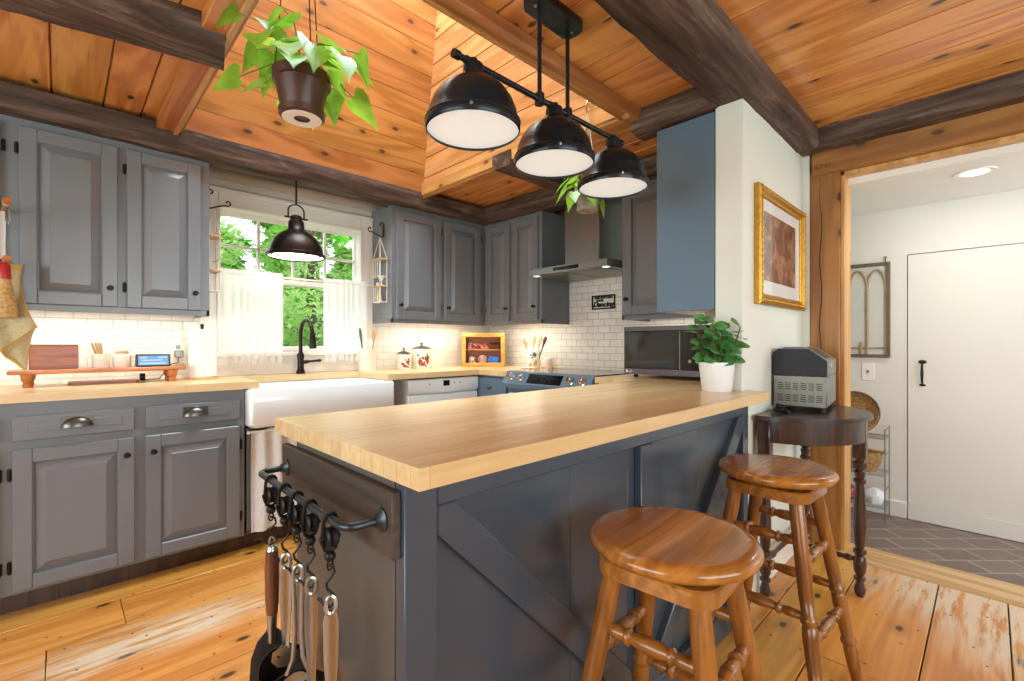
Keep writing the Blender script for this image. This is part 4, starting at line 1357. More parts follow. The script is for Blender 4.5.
mb = MB(); mb.lathe([(0, RT), (.034, RT), (.037, RT + .005), (.037, RT + .062), (.030, RT + .068), (0, RT + .068)], (.232, 3.13, 0), (0, 0, 1), 22); mb.build('jar', M['ceramic'], t)
mb = MB(); mb.lathe([(0, RT + .068), (.027, RT + .068), (.027, RT + .082), (.024, RT + .085), (0, RT + .085)], (.232, 3.13, 0), (0, 0, 1), 22); mb.build('lid', M['lightwood'], t)
t = thing('smart_display', 'small dark smart display with a lit blue screen, on the footed riser', 'clock', (.357, 3.12, RT))
mb = MB(); mb.loft([[(x, 3.092, RT), (x, 3.155, RT), (x, 3.125, RT + .063), (x, 3.112, RT + .065)] for x in (.285, .43)]); mb.build('case', M['darkgrey'], t)
mb = MB()
sx = lambda u, v, n=.001: (.293 + .129 * u, 3.092 + .020 * (.12 + .76 * v) - n, RT + .065 * (.12 + .76 * v) + n * .3)
mb.loft([[sx(0, 0), sx(1, 0), sx(1, 1), sx(0, 1)], [sx(0, 0, .0018), sx(1, 0, .0018), sx(1, 1, .0018), sx(0, 1, .0018)]]); sc_ = mb.build('screen', M['screen'], t)
mb = MB()
for (u0, u1, v0, v1) in ((.06, .30, .74, .88), (.66, .94, .74, .88), (.10, .80, .46, .58), (.06, .9, .10, .26)):
    mb.loft([[sx(u0, v0, .002), sx(u1, v0, .002), sx(u1, v1, .002), sx(u0, v1, .002)], [sx(u0, v0, .0023), sx(u1, v0, .0023), sx(u1, v1, .0023), sx(u0, v1, .0023)]])
mb.build('screen_glyphs', M['screen_white'], sc_)
mb = MB(); mb.prism([(.04, 3.10), (.285, 3.10), (.30, 3.12), (.30, 3.20), (.285, 3.215), (.04, 3.215), (.028, 3.20), (.028, 3.115)], CT, CT + .013)
tag(mb.build('cutting_board', M['cherry']), 'thin wooden board lying under the footed riser', 'cutting board')
t = thing('power_adapter', 'small grey charger plugged into the wall outlet, with its cord', 'charger', (.50, 3.30, 1.05))
mb = MB(); mb.box(.477, .520, 3.283, 3.3175, 1.035, 1.075, .004); mb.build('body', M['wire'], t)
mb = MB(); mb.tube([(.495, 3.295, 1.036), (.490, 3.27, 1.005), (.46, 3.265, 1.00), (.43, 3.26, .96), (.40, 3.25, CT + .005), (.33, 3.23, CT + .004), (.32, 3.19, CT + .03)], .0025, 6); mb.lathe([(0, -.011), (.02, -.011), (.02, .011), (0, .011)], (.318, 3.175, CT + .0225), (1, 0, 0), 14); mb.build('cord', M['black'], t)
t = thing('wall_outlet', 'white double outlet on the tile left of the paper towels', 'outlet', (.497, 3.32, 1.06))
mb = MB(); mb.box(.462, .532, 3.3175, 3.322, 1.0, 1.115, .002); mb.build('plate', M['white'], t)
mb = MB(); mb.box(.486, .508, 3.3162, 3.3176, 1.082, 1.106, .0006); mb.build('socket', M['wire'], t)
t = thing('paper_towels', 'white paper towel roll on a round wooden stand by the window', 'paper towels', (.588, 3.165, CT))
mb = MB(); mb.lathe([(0, CT), (.082, CT), (.085, CT + .005), (.082, CT + .012), (0, CT + .012)], (.588, 3.165, 0), (0, 0, 1), 32); mb.build('stand', M['lightwood'], t)
mb = MB(); mb.cyl((.588, 3.165, CT + .012), (.588, 3.165, CT + .302), .008); mb.ball((.588, 3.165, CT + .306), .010); mb.build('post', M['iron'], t)
mb = MB(); mb.lathe([(.018, CT + .0125), (.064, CT + .0125), (.065, CT + .02), (.065, CT + .278), (.064, CT + .283), (.018, CT + .283)], (.588, 3.165, 0), (0, 0, 1), 36)
mb.grid(lambda u, v: (.588 + .0655 * math.cos(-2.2 + u * 1.7) + (.02 * (u - .7) if u > .7 else 0), 3.165 + .0655 * math.sin(-2.2 + u * 1.7) - (.03 * (u - .6) if u > .6 else 0), CT + .016 + .264 * v), 12, 3)
mb.build('roll', M['paper'], t, recalc=False)

# pegs, towel and brush at the left edge
for k, (z, lb) in enumerate(((1.705, 'upper striped wooden peg on the left cabinet'), (1.462, 'lower striped wooden peg on the left cabinet, holding the towel'))):
    t = thing('wooden_peg', lb, 'hook', (-.165, 2.95, z), 0, 'wooden pegs')
    mb = MB(); mb.turn((-.172, 3.0, z - .012), (-.158, 2.865, z + .012), [(0, .011), (.75, .009), (.85, .015), (1, .013)], 12); mb.build('peg', M['tray'], t)
    mb = MB(); mb.turn((-.1625, 2.905, z + .0045), (-.161, 2.893, z + .0065), [(0, .0125), (1, .0125)], 12); mb.build('stripe', M['ceramic'], t)
mb = MB(); mb.tube([(-.165, 2.89, 1.692), (-.152, 2.878, 1.672), (-.150, 2.88, 1.64), (-.156, 2.885, 1.618), (-.163, 2.885, 1.635), (-.162, 2.885, 1.672), (-.165, 2.90, 1.692)], .003, 6)
tag(mb.build('steel_ring', M['steel']), 'small metal loop hanging from the upper peg', 'hook')
mb = MB(); mb.grid(lambda u, v: (-.222 + .058 * u, 2.90 + .008 * math.sin(v * 7) + .004 * math.sin(u * 9), 1.675 - .20 * v), 8, 12)
tag(mb.build('cream_cloth', M['curtain'], None, recalc=False), 'narrow cream cloth hanging from the upper peg at the left edge', 'cloth')


def edge(pts, v):
    n = len(pts) - 1
    f = min(v * n, n - 1e-6); i = int(f); f -= i
    f = f * f * (3 - 2 * f)
    return tuple(p + (q - p) * f for p, q in zip(pts[i], pts[i + 1]))


TL = [(-.222, 2.935, 1.475), (-.228, 2.93, 1.36), (-.224, 2.925, 1.25), (-.215, 2.92, 1.16), (-.178, 2.915, 1.09)]
TR = [(-.118, 2.93, 1.462), (-.124, 2.92, 1.40), (-.112, 2.90, 1.30), (-.092, 2.885, 1.235), (-.072, 2.875, 1.188)]


def towel_front(u, v):
    p, q = edge(TL, v), edge(TR, v)
    w = .010 * math.sin(u * 8 + v * 5) * (.3 + v)
    return (p[0] + (q[0] - p[0]) * u, p[1] + (q[1] - p[1]) * u + w, p[2] + (q[2] - p[2]) * u - .012 * math.sin(u * PI) * (1 - v))


TB0 = [(-.178, 2.916, 1.09), (-.168, 2.93, 1.065), (-.135, 2.935, 1.035), (-.108, 2.93, 1.003)]
TB1 = [(-.074, 2.88, 1.19), (-.088, 2.93, 1.15), (-.098, 2.945, 1.08), (-.102, 2.94, 1.006)]


def towel_back(u, v):
    p, q = edge(TB0, v), edge(TB1, v)
    return (p[0] + (q[0] - p[0]) * u, p[1] + (q[1] - p[1]) * u + .012 + .008 * math.sin(u * 6 + v * 3), p[2] + (q[2] - p[2]) * u)


t = thing('kitchen_towel', 'olive linen kitchen towel hanging in folds from the lower peg', 'towel', (-.15, 2.92, 1.0))
mb = MB(); mb.grid(towel_front, 24, 30); mb.grid(towel_back, 20, 16); mb.build('cloth', M['towel'], t, recalc=False)
mb = MB(); mb.tube([towel_front(1, i / 24) for i in range(25)], .0035, 6); mb.tube([towel_back(0, i / 16) for i in range(17)], .007, 6); mb.tube([towel_front(i / 16, 1) for i in range(17)], .003, 6)
mb.grid(lambda u, v: tuple(a_ + (0, -.004, .0)[j_] for j_, a_ in enumerate(towel_front(.25 + .75 * u, .12 * v * (1 - .6 * (1 - u))))), 14, 4); mb.build('hem', M['towel_edge'], t, recalc=False)
t = thing('straw_brush', 'straw hand brush with a red collar hanging before the towel', 'brush', (-.165, 2.86, 1.35))
mb = MB(); mb.turn((-.166, 2.868, 1.455), (-.166, 2.868, 1.385), [(0, .010), (.15, .018), (.85, .021), (1, .020)], 14); mb.build('collar', M['red'], t)
mb = MB(); mb.turn((-.166, 2.868, 1.388), (-.160, 2.868, 1.225), [(0, .019), (.25, .024), (.7, .033), (.95, .036), (1, .030)], 18); mb.build('bristles', M['bristle'], t)

# ------------------------------------------------------------------ curtains, hanging shelves, pendant
mb = MB(); mb.cyl((.655, 3.275, 1.552), (1.70, 3.275, 1.552), .006)
tag(mb.build('curtain_rod', M['white']), 'thin white rod across the middle of the window', 'curtain rod')
for (xa, xb, lb, sd) in ((.690, 1.066, 'left sheer white café curtain on the window rod', 1), (1.333, 1.665, 'right sheer white café curtain on the window rod', 2)):
    rr = random.Random(sd)
    ph = [rr.uniform(0, 6) for _ in range(4)]

    def cf(u, v, xa=xa, xb=xb, ph=ph):
        w = xb - xa
        n = w / .036
        amp = .003 + .004 * min(1, v * 4)
        return (xa + w * (u + .012 * math.sin(v * 3 + ph[0]) * v), 3.274 + amp * math.sin(u * n * 2 * PI * .8 + ph[1] + 1.3 * math.sin(u * 11 + ph[3]) + .5 * math.sin(v * 2)) + .006 * math.sin(u * 9 + ph[2] + v * 2),
                1.578 - .575 * v - (.006 * math.sin(u * n * 1.2 + ph[3]) if v > .9 else 0))
    t = thing('cafe_curtain', lb, 'curtain', ((xa + xb) / 2, 3.275, 1.0), 0, 'café curtains')
    mb = MB(); mb.grid(cf, 110, 30); mb.build('cloth', M['curtain'], t, recalc=False)
    mb = MB(); mb.grid(lambda u, v, cf=cf: (cf(u, .90 + .1 * v)[0], cf(u, .90 + .1 * v)[1] - .004 - .004 * math.sin(u * 60) * v, cf(u, .90 + .1 * v)[2] - .014 * v), 110, 4); mb.build('ruffle', M['curtain'], t, recalc=False)


def scroll(c, r0, a0, turns, n=16):
    return [(c[0] + (r0 * (1 - .75 * k / n)) * math.cos(a0 + turns * 2 * PI * k / n), c[1], c[2] + (r0 * (1 - .75 * k / n)) * math.sin(a0 + turns * 2 * PI * k / n)) for k in range(n + 1)]


def hanging_shelf(lb, lb2, x, y, side, bx):
    """side -1: bracket fixed to a cabinet side at larger x; +1: at smaller x"""
    b = thing('iron_bracket', lb2, 'bracket', (bx, y, 1.93), 0, 'scrolled iron brackets')
    mb = MB(); s = side
    X0 = bx - .006 * (-s) if s < 0 else bx + .006
    mb.tube([(X0 + s * .004, y, 1.99), (X0 + s * .004, y, 1.94), (X0 + s * .003, y, 1.90)], .006, 8)
    mb.tube(scroll((X0 + s * .022, y, 1.99), .020, PI if s > 0 else 0, -.8 if s > 0 else .8), .004, 8)
    ex = bx + s * .115
    mb.tube([(X0 + s * .004, y, 1.905), (X0 + s * .02, y, 1.897), ((X0 + ex) / 2, y, 1.912), (ex - s * .02, y, 1.925), (ex, y, 1.926)], .0045, 8)
    mb.tube(scroll((ex, y, 1.944), .018, -PI / 2, .8 if s > 0 else -.8), .004, 8)
    mb.build('bracket', M['iron'], b)
    t = thing('hanging_shelf', lb, 'shelf', (x, y, 1.41), 0, 'two-tier hanging shelves')
    for z in (1.725, 1.528):
        mb = MB(); mb.box(x - .032, x + .032, y - .062, y + .062, z, z + .010, .002); mb.build('shelf_board', M['lightwood'], t)
    mb = MB(); mb.box(x - .028, x + .028, y - .056, y + .056, 1.415, 1.420, .001); mb.build('bottom_board', M['white'], t)
    mb = MB()
    for sx_ in (-.026, .026):
        for sy_ in (-.054, .054):
            mb.tube([(x, y, 1.895), (x + sx_, y + sy_, 1.735), (x + sx_, y + sy_, 1.528), (x + sx_, y + sy_, 1.42)], .0028, 6)
    for z in (1.60,):
        mb.tube([(x - .026, y - .054, z), (x + .026, y - .054, z), (x + .026, y + .054, z), (x - .026, y + .054, z)], .0022, 6, True)
    mb.build('cord', M['rope'], t)
    for z0, z1 in ((1.60, 1.722), (1.42, 1.525)):
        for k in range(4):
            yy = y - .040 + .0266 * k
            xx = x + side * -.0 + (.026 if side > 0 else -.026)
            mb = MB(); mb.cyl((xx, yy, z0), (xx, yy, z1), .0025, None, 6); mb.build('spindle', M['white'], t)
    return t


hanging_shelf('two-tier hanging shelf right of the window, holding small white cups', 'scrolled iron bracket on the cabinet side right of the window', 1.686, 3.125, -1, 1.7225)
hanging_shelf('two-tier hanging shelf left of the window, half hidden by the cabinet', 'scrolled iron bracket on the cabinet side left of the window', .634, 3.14, 1, .596)
t = thing('stemmed_glass', 'small stemmed glass dish on the lower tier of the right hanging shelf', 'glass', (1.655, 3.15, 1.538))
mb = MB(); mb.lathe([(0, 1.538), (.022, 1.538), (.020, 1.542), (.004, 1.548), (.004, 1.575), (.022, 1.590), (.034, 1.610), (.030, 1.610), (.018, 1.594), (0, 1.585)], (1.686, 3.10, 0), (0, 0, 1), 18, .8); mb.build('bowl', M['ceramic'], t)
mb = MB(); mb.ball((1.686, 3.155, 1.553), .0145, 12, 1, 1.2, 1)
tag(mb.build('white_cup', M['ceramic']), 'little white cup beside the stemmed glass on the right hanging shelf', 'cup')
mb = MB(); mb.lathe([(0, 1.4205), (.018, 1.4205), (.020, 1.428), (.020, 1.465), (.010, 1.475), (.010, 1.488), (0, 1.488)], (1.686, 3.13, 0), (0, 0, 1), 14)
tag(mb.build('small_bottle', M['lightwood']), 'small brown bottle in the bottom of the right hanging shelf', 'bottle')


def dome_lamp(t, x, y, zr, R_, mat, inside, glow=None, fl=.075):
    """barn-light dome: rim at height zr, rim radius R_"""
    k = R_ / .138
    mb = MB()
    out = [(R_ * .99, zr - .004), (R_, zr), (R_, zr + .016 * k), (R_ * .965, zr + .022 * k), (R_ * .93, zr + .050 * k), (R_ * .84, zr + .082 * k), (R_ * .70, zr + .110 * k), (R_ * .50, zr + .132 * k), (R_ * .34, zr + .143 * k), (R_ * .30, zr + .146 * k)]
    inn = [(r * .975, z - .003) for r, z in out[::-1]]
    mb.lathe(out + inn, (x, y, 0), (0, 0, 1), 48)
    mb.lathe([(R_ * .99, zr + .016 * k), (R_ * 1.012, zr + .019 * k), (R_ * .96, zr + .024 * k)], (x, y, 0), (0, 0, 1), 48)
    sh = mb.build('shade', mat, t)
    mb = MB(); z = zr + .143 * k
    mb.lathe([(0, z + .048 * k), (R_ * .20, z + .048 * k), (R_ * .215, z + .040 * k), (R_ * .215, z + .018 * k), (R_ * .28, z + .012 * k), (R_ * .31, z), (0, z - .004)], (x, y, 0), (0, 0, 1), 28)
    mb.build('socket_cap', mat, t)
    return sh


# three-shade island pendant
IP = thing('island_pendant', 'black bar pendant with three dome shades hanging over the island', 'pendant lamp', (1.22, 1.046, 1.75))
mb = MB(); mb.prism([(1.22 + a, 1.046 + b) for a, b in [(-.10, -.045), (.10, -.045), (.12, -.03), (.125, 0), (.12, .03), (.10, .045), (-.10, .045), (-.12, .03), (-.125, 0), (-.12, -.03)]], 2.232, CEIL)
cn = mb.build('canopy', M['shade'], IP)
for xx in (1.125, 1.315):
    mb = MB(); mb.lathe([(0, 2.229), (.006, 2.229), (.006, 2.232), (0, 2.232)], (xx, 1.046, 0), (0, 0, 1), 10); mb.build('screw', M['steel'], cn)
for xx in (1.145, 1.292):
    mb = MB(); mb.cyl((xx, 1.046, 1.93), (xx, 1.046, 2.234), .0075, None, 12); mb.lathe([(0, 1.912), (.016, 1.912), (.017, 1.93), (.016, 1.948), (0, 1.948)], (xx, 1.046, 0), (0, 0, 1), 14); mb.build('down_rod', M['shade'], IP)
mb = MB(); mb.cyl((.80, 1.046, 1.93), (1.64, 1.046, 1.93), .0095, None, 14)
for xx in (.80, 1.632): mb.cyl((xx - .012, 1.046, 1.93), (xx + .008, 1.046, 1.93), .013, None, 14)
for xx in (.86, 1.22, 1.58): mb.cyl((xx - .028, 1.046, 1.93), (xx + .028, 1.046, 1.93), .0125, None, 14)
mb.build('bar', M['shade'], IP)
for xx in (.86, 1.22, 1.575):
    zr = 1.737
    sh = dome_lamp(IP, xx, 1.046, zr, .137, M['shade'], None)
    mb = MB(); mb.cyl((xx, 1.046, 1.915), (xx, 1.046, 1.942), .013, None, 12)
    mb.build('socket_neck', M['shade'], IP)
    mb = MB(); mb.lathe([(0, zr + .002), (.1335, zr + .002), (.1335, zr + .006), (0, zr + .006)], (xx, 1.046, 0), (0, 0, 1), 48); mb.build('diffuser', M['lamp_white'], sh)
    mb = MB(); mb.lathe([(0, 0), (.006, 0), (.004, .004), (0, .005)], (xx - .09, 1.046 - .102, zr + .010), (-.66, -.75, 0), 10); mb.build('thumb_screw', M['steel'], sh)

# window pendant
WP = thing('dome_pendant', 'bronze dome pendant lamp hanging in front of the window', 'pendant lamp', (1.046, 2.985, 1.64))
px, py, zr = 1.046, 2.985, 1.648
out = [(.166, zr), (.170, zr + 0.0034), (.168, zr + 0.0151), (.157, zr + 0.0218), (.150, zr + 0.0588), (.128, zr + 0.1050), (.095, zr + 0.1386), (.060, zr + 0.1596), (.048, zr + 0.1722), (.044, zr + 0.2184), (.030, zr + 0.2310)]
mb = MB(); mb.lathe(out + [(r * .965, z - .004) for r, z in out[::-1]], (px, py, 0), (0, 0, 1), 48); sh = mb.build('shade', M['bronze'], WP)
mb = MB(); mb.lathe([(.158, zr + 0.0050), (.150, zr + 0.0252), (.142, zr + 0.0588), (.120, zr + 0.0991), (.088, zr + 0.1302), (.05, zr + 0.1512), (0, zr + 0.1554)], (px, py, 0), (0, 0, 1), 40); mb.build('shade_lining', M['lamp_on'], sh)
mb = MB(); mb.lathe([(0, zr + 0.2201), (.034, zr + 0.2201), (.036, zr + 0.2310), (.030, zr + 0.2520), (.012, zr + 0.2604), (0, zr + 0.2604)], (px, py, 0), (0, 0, 1), 22); mb.build('socket_cap', M['bronze'], WP)
mb = MB()
mb.tube([(px - .047, py + .0, zr + 0.2394), (px - .047, py, zr + 0.2814)] + [(px - .047 * math.cos(PI * k / 10), py, zr + 0.2814 + .042 * math.sin(PI * k / 10)) for k in range(1, 10)] + [(px + .047, py, zr + 0.2814), (px + .047, py, zr + 0.2394)], .005, 8)
mb.cyl((px - .068, py, zr + 0.2411), (px + .068, py, zr + 0.2411), .006, None, 10)
mb.build('yoke', M['bronze'], WP)
mb = MB(); mb.cyl((px, py, zr + 0.3200), (px, py, 2.12), .006, None, 10); mb.build('rod', M['bronze'], WP)
mb = MB(); mb.ball((px, py, zr + 0.0840), .03); mb.build('bulb', M['bulb'], WP)
point('window_pendant_light', (px, py, zr + .055), 4.0, (1, .86, .66), .04)

# ------------------------------------------------------------------ plants


def pothos(name, label, x, y, zb, r0, r1, h_, potmat, n, seed, hang_top, spread, long_v):
    rr = random.Random(seed)
    t = thing(name, label, 'hanging plant', (x, y, zb), 0)
    mb = MB()
    mb.lathe([(0, zb + .004), (r0 * .35, zb + .004), (r0 * .36, zb), (r0, zb), (r0 * 1.12, zb + .006), (r0 * 1.14, zb + .022), (r0 * 1.02, zb + .026), (r1 * .97, zb + h_ - .03), (r1 * 1.06, zb + h_ - .028), (r1 * 1.08, zb + h_), (r1 * .96, zb + h_), (r1 * .93, zb + h_ - .03), (0, zb + h_ - .03)], (x, y, 0), (0, 0, 1), 32)
    pot = mb.build('pot', potmat, t)
    if potmat is M['pot_brown']:
        mb = MB(); mb.lathe([(r0 * .40, zb - .0015), (r0 * .96, zb - .0015), (r0 * .96, zb - .0003), (r0 * .40, zb - .0003)], (x, y, 0), (0, 0, 1), 32); mb.build('base_disc', M['matboard'], pot)
    mb = MB(); mb.lathe([(0, zb + h_ - .02), (r1 * .92, zb + h_ - .02)], (x, y, 0), (0, 0, 1), 24); mb.build('soil', M['soil'], pot, recalc=False)
    mb = MB()
    for k in range(3):
        a = 2 * PI * k / 3 + .5
        mb.tube([(x + math.cos(a) * r1, y + math.sin(a) * r1, zb + h_ - .005), (x, y, hang_top)], .0018, 5)
    mb.build('hanger', M['iron'] if potmat is M['pot_brown'] else M['rope'], t)
    st, lf = MB(), MB()
    zt = zb + h_ - .02
    for k in range(n):
        a = 2 * PI * (k + rr.uniform(-.3, .3)) / n * 2.4
        L = rr.uniform(.45, 1.0) * spread
        up = rr.uniform(-.02, .15) if k % long_v else rr.uniform(-.06, .0)
        p0 = Vector((x + math.cos(a) * r1 * .4 * rr.random(), y + math.sin(a) * r1 * .4, zt))
        p1 = p0 + Vector((math.cos(a) * L * .45, math.sin(a) * L * .45, .07 + up * .6))
        p2 = p0 + Vector((math.cos(a) * L, math.sin(a) * L, .03 + up))
        st.tube([p0, (p0 + p1) / 2 + Vector((0, 0, .015)), p1, p2], .0022, 5)
        b = a + rr.uniform(-.6, .6)
        d = Vector((math.cos(b) * .6 + rr.uniform(-.4, .4), math.sin(b) * .6 + rr.uniform(-.4, .4), rr.uniform(-1.2, -.3)))
        s = rr.uniform(.75, 1.15) * spread / .16
        lf.leaf(p2, d, (math.cos(b), math.sin(b), rr.uniform(.2, 1.0)), .098 * s, .086 * s, .14, .2, 'heart')
        if rr.random() < .6:
            b = a + rr.uniform(-1.2, 1.2)
            d = Vector((math.cos(b) + rr.uniform(-.5, .5), math.sin(b) + rr.uniform(-.5, .5), rr.uniform(-.8, .6)))
            lf.leaf(p1, d, (math.cos(b) * .8, math.sin(b) * .8, rr.uniform(.2, 1.0)), .085 * s, .074 * s, .14, .25, 'heart')
    st.build('stems', M['stem'], t); lf.build('foliage', M['leaf_lime'], t, recalc=False)
    return t


pothos('hanging_pothos', 'heart-leaved pothos in a brown pot hanging under the skylight, upper left', .545, 1.505, 1.822, .060, .080, .135, M['pot_brown'], 26, 5, 2.95, .165, 4)
pothos('hanging_pothos', 'small lime pothos in a grey pot hanging behind the pendant bar', 1.893, 1.405, 1.775, .048, .062, .115, M['pot_grey'], 13, 9, 2.27, .13, 3)
t = thing('wall_hook', 'white hook on the shaft side holding the small pothos', 'hook', (1.91, 1.405, 2.30))
mb = MB(); mb.lathe([(0, 0), (.018, 0), (.015, .006), (0, .008)], (1.9285, 1.405, 2.325), (-1, 0, 0), 14)
mb.tube([(1.925, 1.405, 2.325), (1.910, 1.405, 2.335), (1.89, 1.405, 2.325), (1.882, 1.405, 2.298), (1.886, 1.405, 2.275), (1.896, 1.405, 2.272)], .005, 8); mb.build('hook', M['chrome'], t)

pl = thing('potted_peperomia', 'bushy green peperomia in a white pot on the island top', 'potted plant', (2.0, .815, CT))
x, y = 2.005, .812
mb = MB(); mb.lathe([(0, CT), (.056, CT), (.060, CT + .004), (.072, CT + .118), (.072, CT + .124), (.066, CT + .124), (.064, CT + .10), (0, CT + .10)], (x, y, 0), (0, 0, 1), 36); mb.build('pot', M['porcelain'], pl)
mb = MB(); mb.lathe([(0, CT + .105), (.064, CT + .105)], (x, y, 0), (0, 0, 1), 20); mb.build('soil', M['soil'], pl, recalc=False)
st, lf = MB(), MB(); rr = random.Random(21)
for k in range(12):
    a = 2 * PI * k / 12 + rr.uniform(-.3, .3); L = rr.uniform(.07, .215); o_ = rr.uniform(.03, .105)
    if math.cos(a) > .2: o_ *= .5
    p0 = Vector((x + math.cos(a) * .02, y + math.sin(a) * .02, CT + .10)); p1 = Vector((x + math.cos(a) * o_, y + math.sin(a) * o_, CT + .10 + L))
    st.tube([p0, (p0 + p1) / 2 + Vector((math.cos(a) * .012, math.sin(a) * .012, 0)), p1], .0028, 6)
    for j in range(8):
        q = p0.lerp(p1, .2 + .8 * j / 7); b = a + j * 2.4 + rr.uniform(-.5, .5)
        if j == 7: dz = .9
        else: dz = rr.uniform(-.1, .7)
        lf.leaf(q, (math.cos(b), math.sin(b), dz * .8), (-math.cos(b) * .2 + rr.uniform(-.5, .5) - .3, -math.sin(b) * .2 + rr.uniform(-.5, .5) - .5, .8), rr.uniform(.055, .085), rr.uniform(.042, .060), .12, .25, 'oval')
st.build('stems', M['stem_brown'], pl); lf.build('foliage', M['leaf_dark'], pl, recalc=False)

# ------------------------------------------------------------------ picture on the partition
p = thing('framed_picture', 'gilt framed picture with a white mat on the partition wall', 'picture', (2.6, .735, 1.56))
X0, X1, Z0, Z1, yf = 2.225, 2.945, 1.295, 1.835, .736
mb = MB(); fw = .05


def moulding(mb, a, b, inner, outer):
    pass


prof = [(0, 0), (0, .022), (.008, .030), (.016, .026), (.026, .030), (.036, .020), (.046, .018), (.05, .012), (.05, 0)]
ring = []
for (d, h_) in prof:
    ring.append([(X0 + d, yf - h_, Z0 + d), (X1 - d, yf - h_, Z0 + d), (X1 - d, yf - h_, Z1 - d), (X0 + d, yf - h_, Z1 - d)])
mb.loft(ring, False)
fr_ = mb.build('frame', M['gold'], p, angle=30)
mb = MB()
n = 26
for k in range(n):
    t_ = (k + .5) / n
    for (xx, zz) in ((X0 + (X1 - X0) * t_, Z0 + .02), (X0 + (X1 - X0) * t_, Z1 - .02)): mb.ball((xx, yf - .029, zz), .010, 8, 1, .5, .8, 5)
for k in range(19):
    t_ = (k + .5) / 19
    for xx in (X0 + .02, X1 - .02): mb.ball((xx, yf - .029, Z0 + (Z1 - Z0) * t_), .010, 8, .8, .5, 1, 5)
mb.build('carved_beading', M['gold'], fr_)
mb = MB(); mb.box(X0 + .045, X1 - .045, yf - .008, yf - .002, Z0 + .045, Z1 - .045); mb.build('mat', M['matboard'], p)
mb = MB(); mb.box(X0 + .105, X1 - .125, yf - .0095, yf - .008, Z0 + .115, Z1 - .105); mb.build('print', M['painting'], p)
mb = MB(); mb.box(X0 + .046, X1 - .046, yf - .014, yf - .012, Z0 + .046, Z1 - .046); mb.build('glazing', M['glass'], p, flat=True)

# ------------------------------------------------------------------ demi-lune table and ice maker
TZ = .802
cx, cy, R_ = 2.54, .716, .36
t = thing('console_table', 'dark half-round console table with turned legs against the partition', 'table', (cx, .6, 0))


def half(r, n=28, y_back=None):
    pts = [(cx + r * math.cos(PI + PI * k / n), cy + r * math.sin(PI + PI * k / n)) for k in range(n + 1)]
    return pts


mb = MB(); mb.prism(half(R_ - .006), TZ - .020, TZ - .016); mb.prism(half(R_), TZ - .016, TZ - .004); mb.prism(half(R_ - .004), TZ - .004, TZ); mb.build('top', M['walnut_top'], t, angle=30)
mb = MB(); mb.prism(half(R_ - .022), TZ - .115, TZ - .0205); mb.build('apron', M['walnut'], t, angle=30)
LEG = [(0, .013), (.02, .020), (.05, .022), (.085, .016), (.10, .014), (.11, .022), (.125, .022), (.135, .014), (.16, .022), (.21, .025), (.25, .022), (.265, .015), (.28, .025), (.30, .025), (.31, .014), (.33, .020),
       (.45, .024), (.60, .022), (.72, .016), (.735, .024), (.75, .024), (.76, .017), (.80, .022), (.815, .014), (.83, .027), (.86, .027), (.87, .017), (.90, .025), (.925, .016), (.94, .027), (1, .027)]
feet = ((2.535, .402), (2.225, .690), (2.855, .690))
for (lx, ly) in feet:
    mb = MB(); mb.turn((lx, ly, 0), (lx, ly, TZ - .115), LEG, 18); mb.box(lx - .025, lx + .025, ly - .025, ly + .025, TZ - .19, TZ - .0205, .004); mb.build('leg', M['walnut'], t)
STR = [(0, .011), (.06, .013), (.10, .009), (.13, .015), (.17, .015), (.2, .010), (.5, .015), (.8, .010), (.83, .015), (.87, .015), (.9, .009), (1, .011)]
mb = MB(); mb.turn((2.225, .690, .16), (2.855, .690, .16), STR, 14); mb.turn((2.535, .402, .16), (2.535, .688, .16), STR, 14); mb.build('stretcher', M['walnut'], t)

im = thing('ice_maker', 'grey countertop ice maker with a black lid side on the console table', 'ice maker', (2.6, .6, TZ))
a = math.radians(6)
IM = Matrix.Translation(Vector((2.475, .512, TZ))) @ Matrix.Rotation(a, 4, 'Z')
# local: x depth away from the viewer side, y along the wide vented side
D_, L_ = .385, .215
mb = MB(IM); mb.box(.006, D_, 0, L_, .018, .165, .008); mb.build('lower_body', M['charcoal'], im)
mb = MB(IM)
tp = [(0.0, .166), (0.0, .235), (.075, .292), (L_ - .02, .292), (L_, .275), (L_, .166)]
mb.loft([[(xx, yy, zz) for (yy, zz) in tp] for xx in (.02, D_)]); mb.build('upper_body', M['charcoal'], im)
mb = MB(IM); tq = [(.0, .166), (.0, .233), (.074, .290), (L_ - .02, .290), (L_, .273), (L_, .166)]
mb.loft([[(xx, yy, zz) for (yy, zz) in tq] for xx in (.004, .0195)]); bp = mb.build('side_panel', M['black'], im)
mb = MB(IM); mb.loft([[(xx, yy, zz) for (yy, zz) in ((.035, .18), (.035, .225), (.085, .268), (L_ - .04, .268), (L_ - .04, .18))] for xx in (.0025, .0042)]); mb.build('window', M['black'], bp)
mb = MB(IM); mb.box(.0, .006, .002, L_ - .002, .022, .163, .002); vp = mb.build('vent_panel', M['vent'], im)
mb = MB(IM)
for i in range(6):
    for j in range(2):
        for k in range(4): mb.box(-.0008, .0004, .018 + i * .031, .040 + i * .031, .045 + j * .055 + k * .009, .0485 + j * .055 + k * .009)
mb.build('vent_slots', M['black'], vp)
mb = MB(IM)
un = Vector((0, -.057, .075)).normalized()
mb.loft([[(xx, .012 + .008 * 0, .2441 + .0), (xx, .064, .2836), (xx, .064 - .001, .2852), (xx, .011, .2457)] for xx in (.09, .26)]); mb.build('control_pad', M['darkgrey'], im)
mb = MB(IM); mb.box(.06, .29, .09, L_ - .03, .2921, .297, .003); mb.build('lid', M['charcoal'], im)
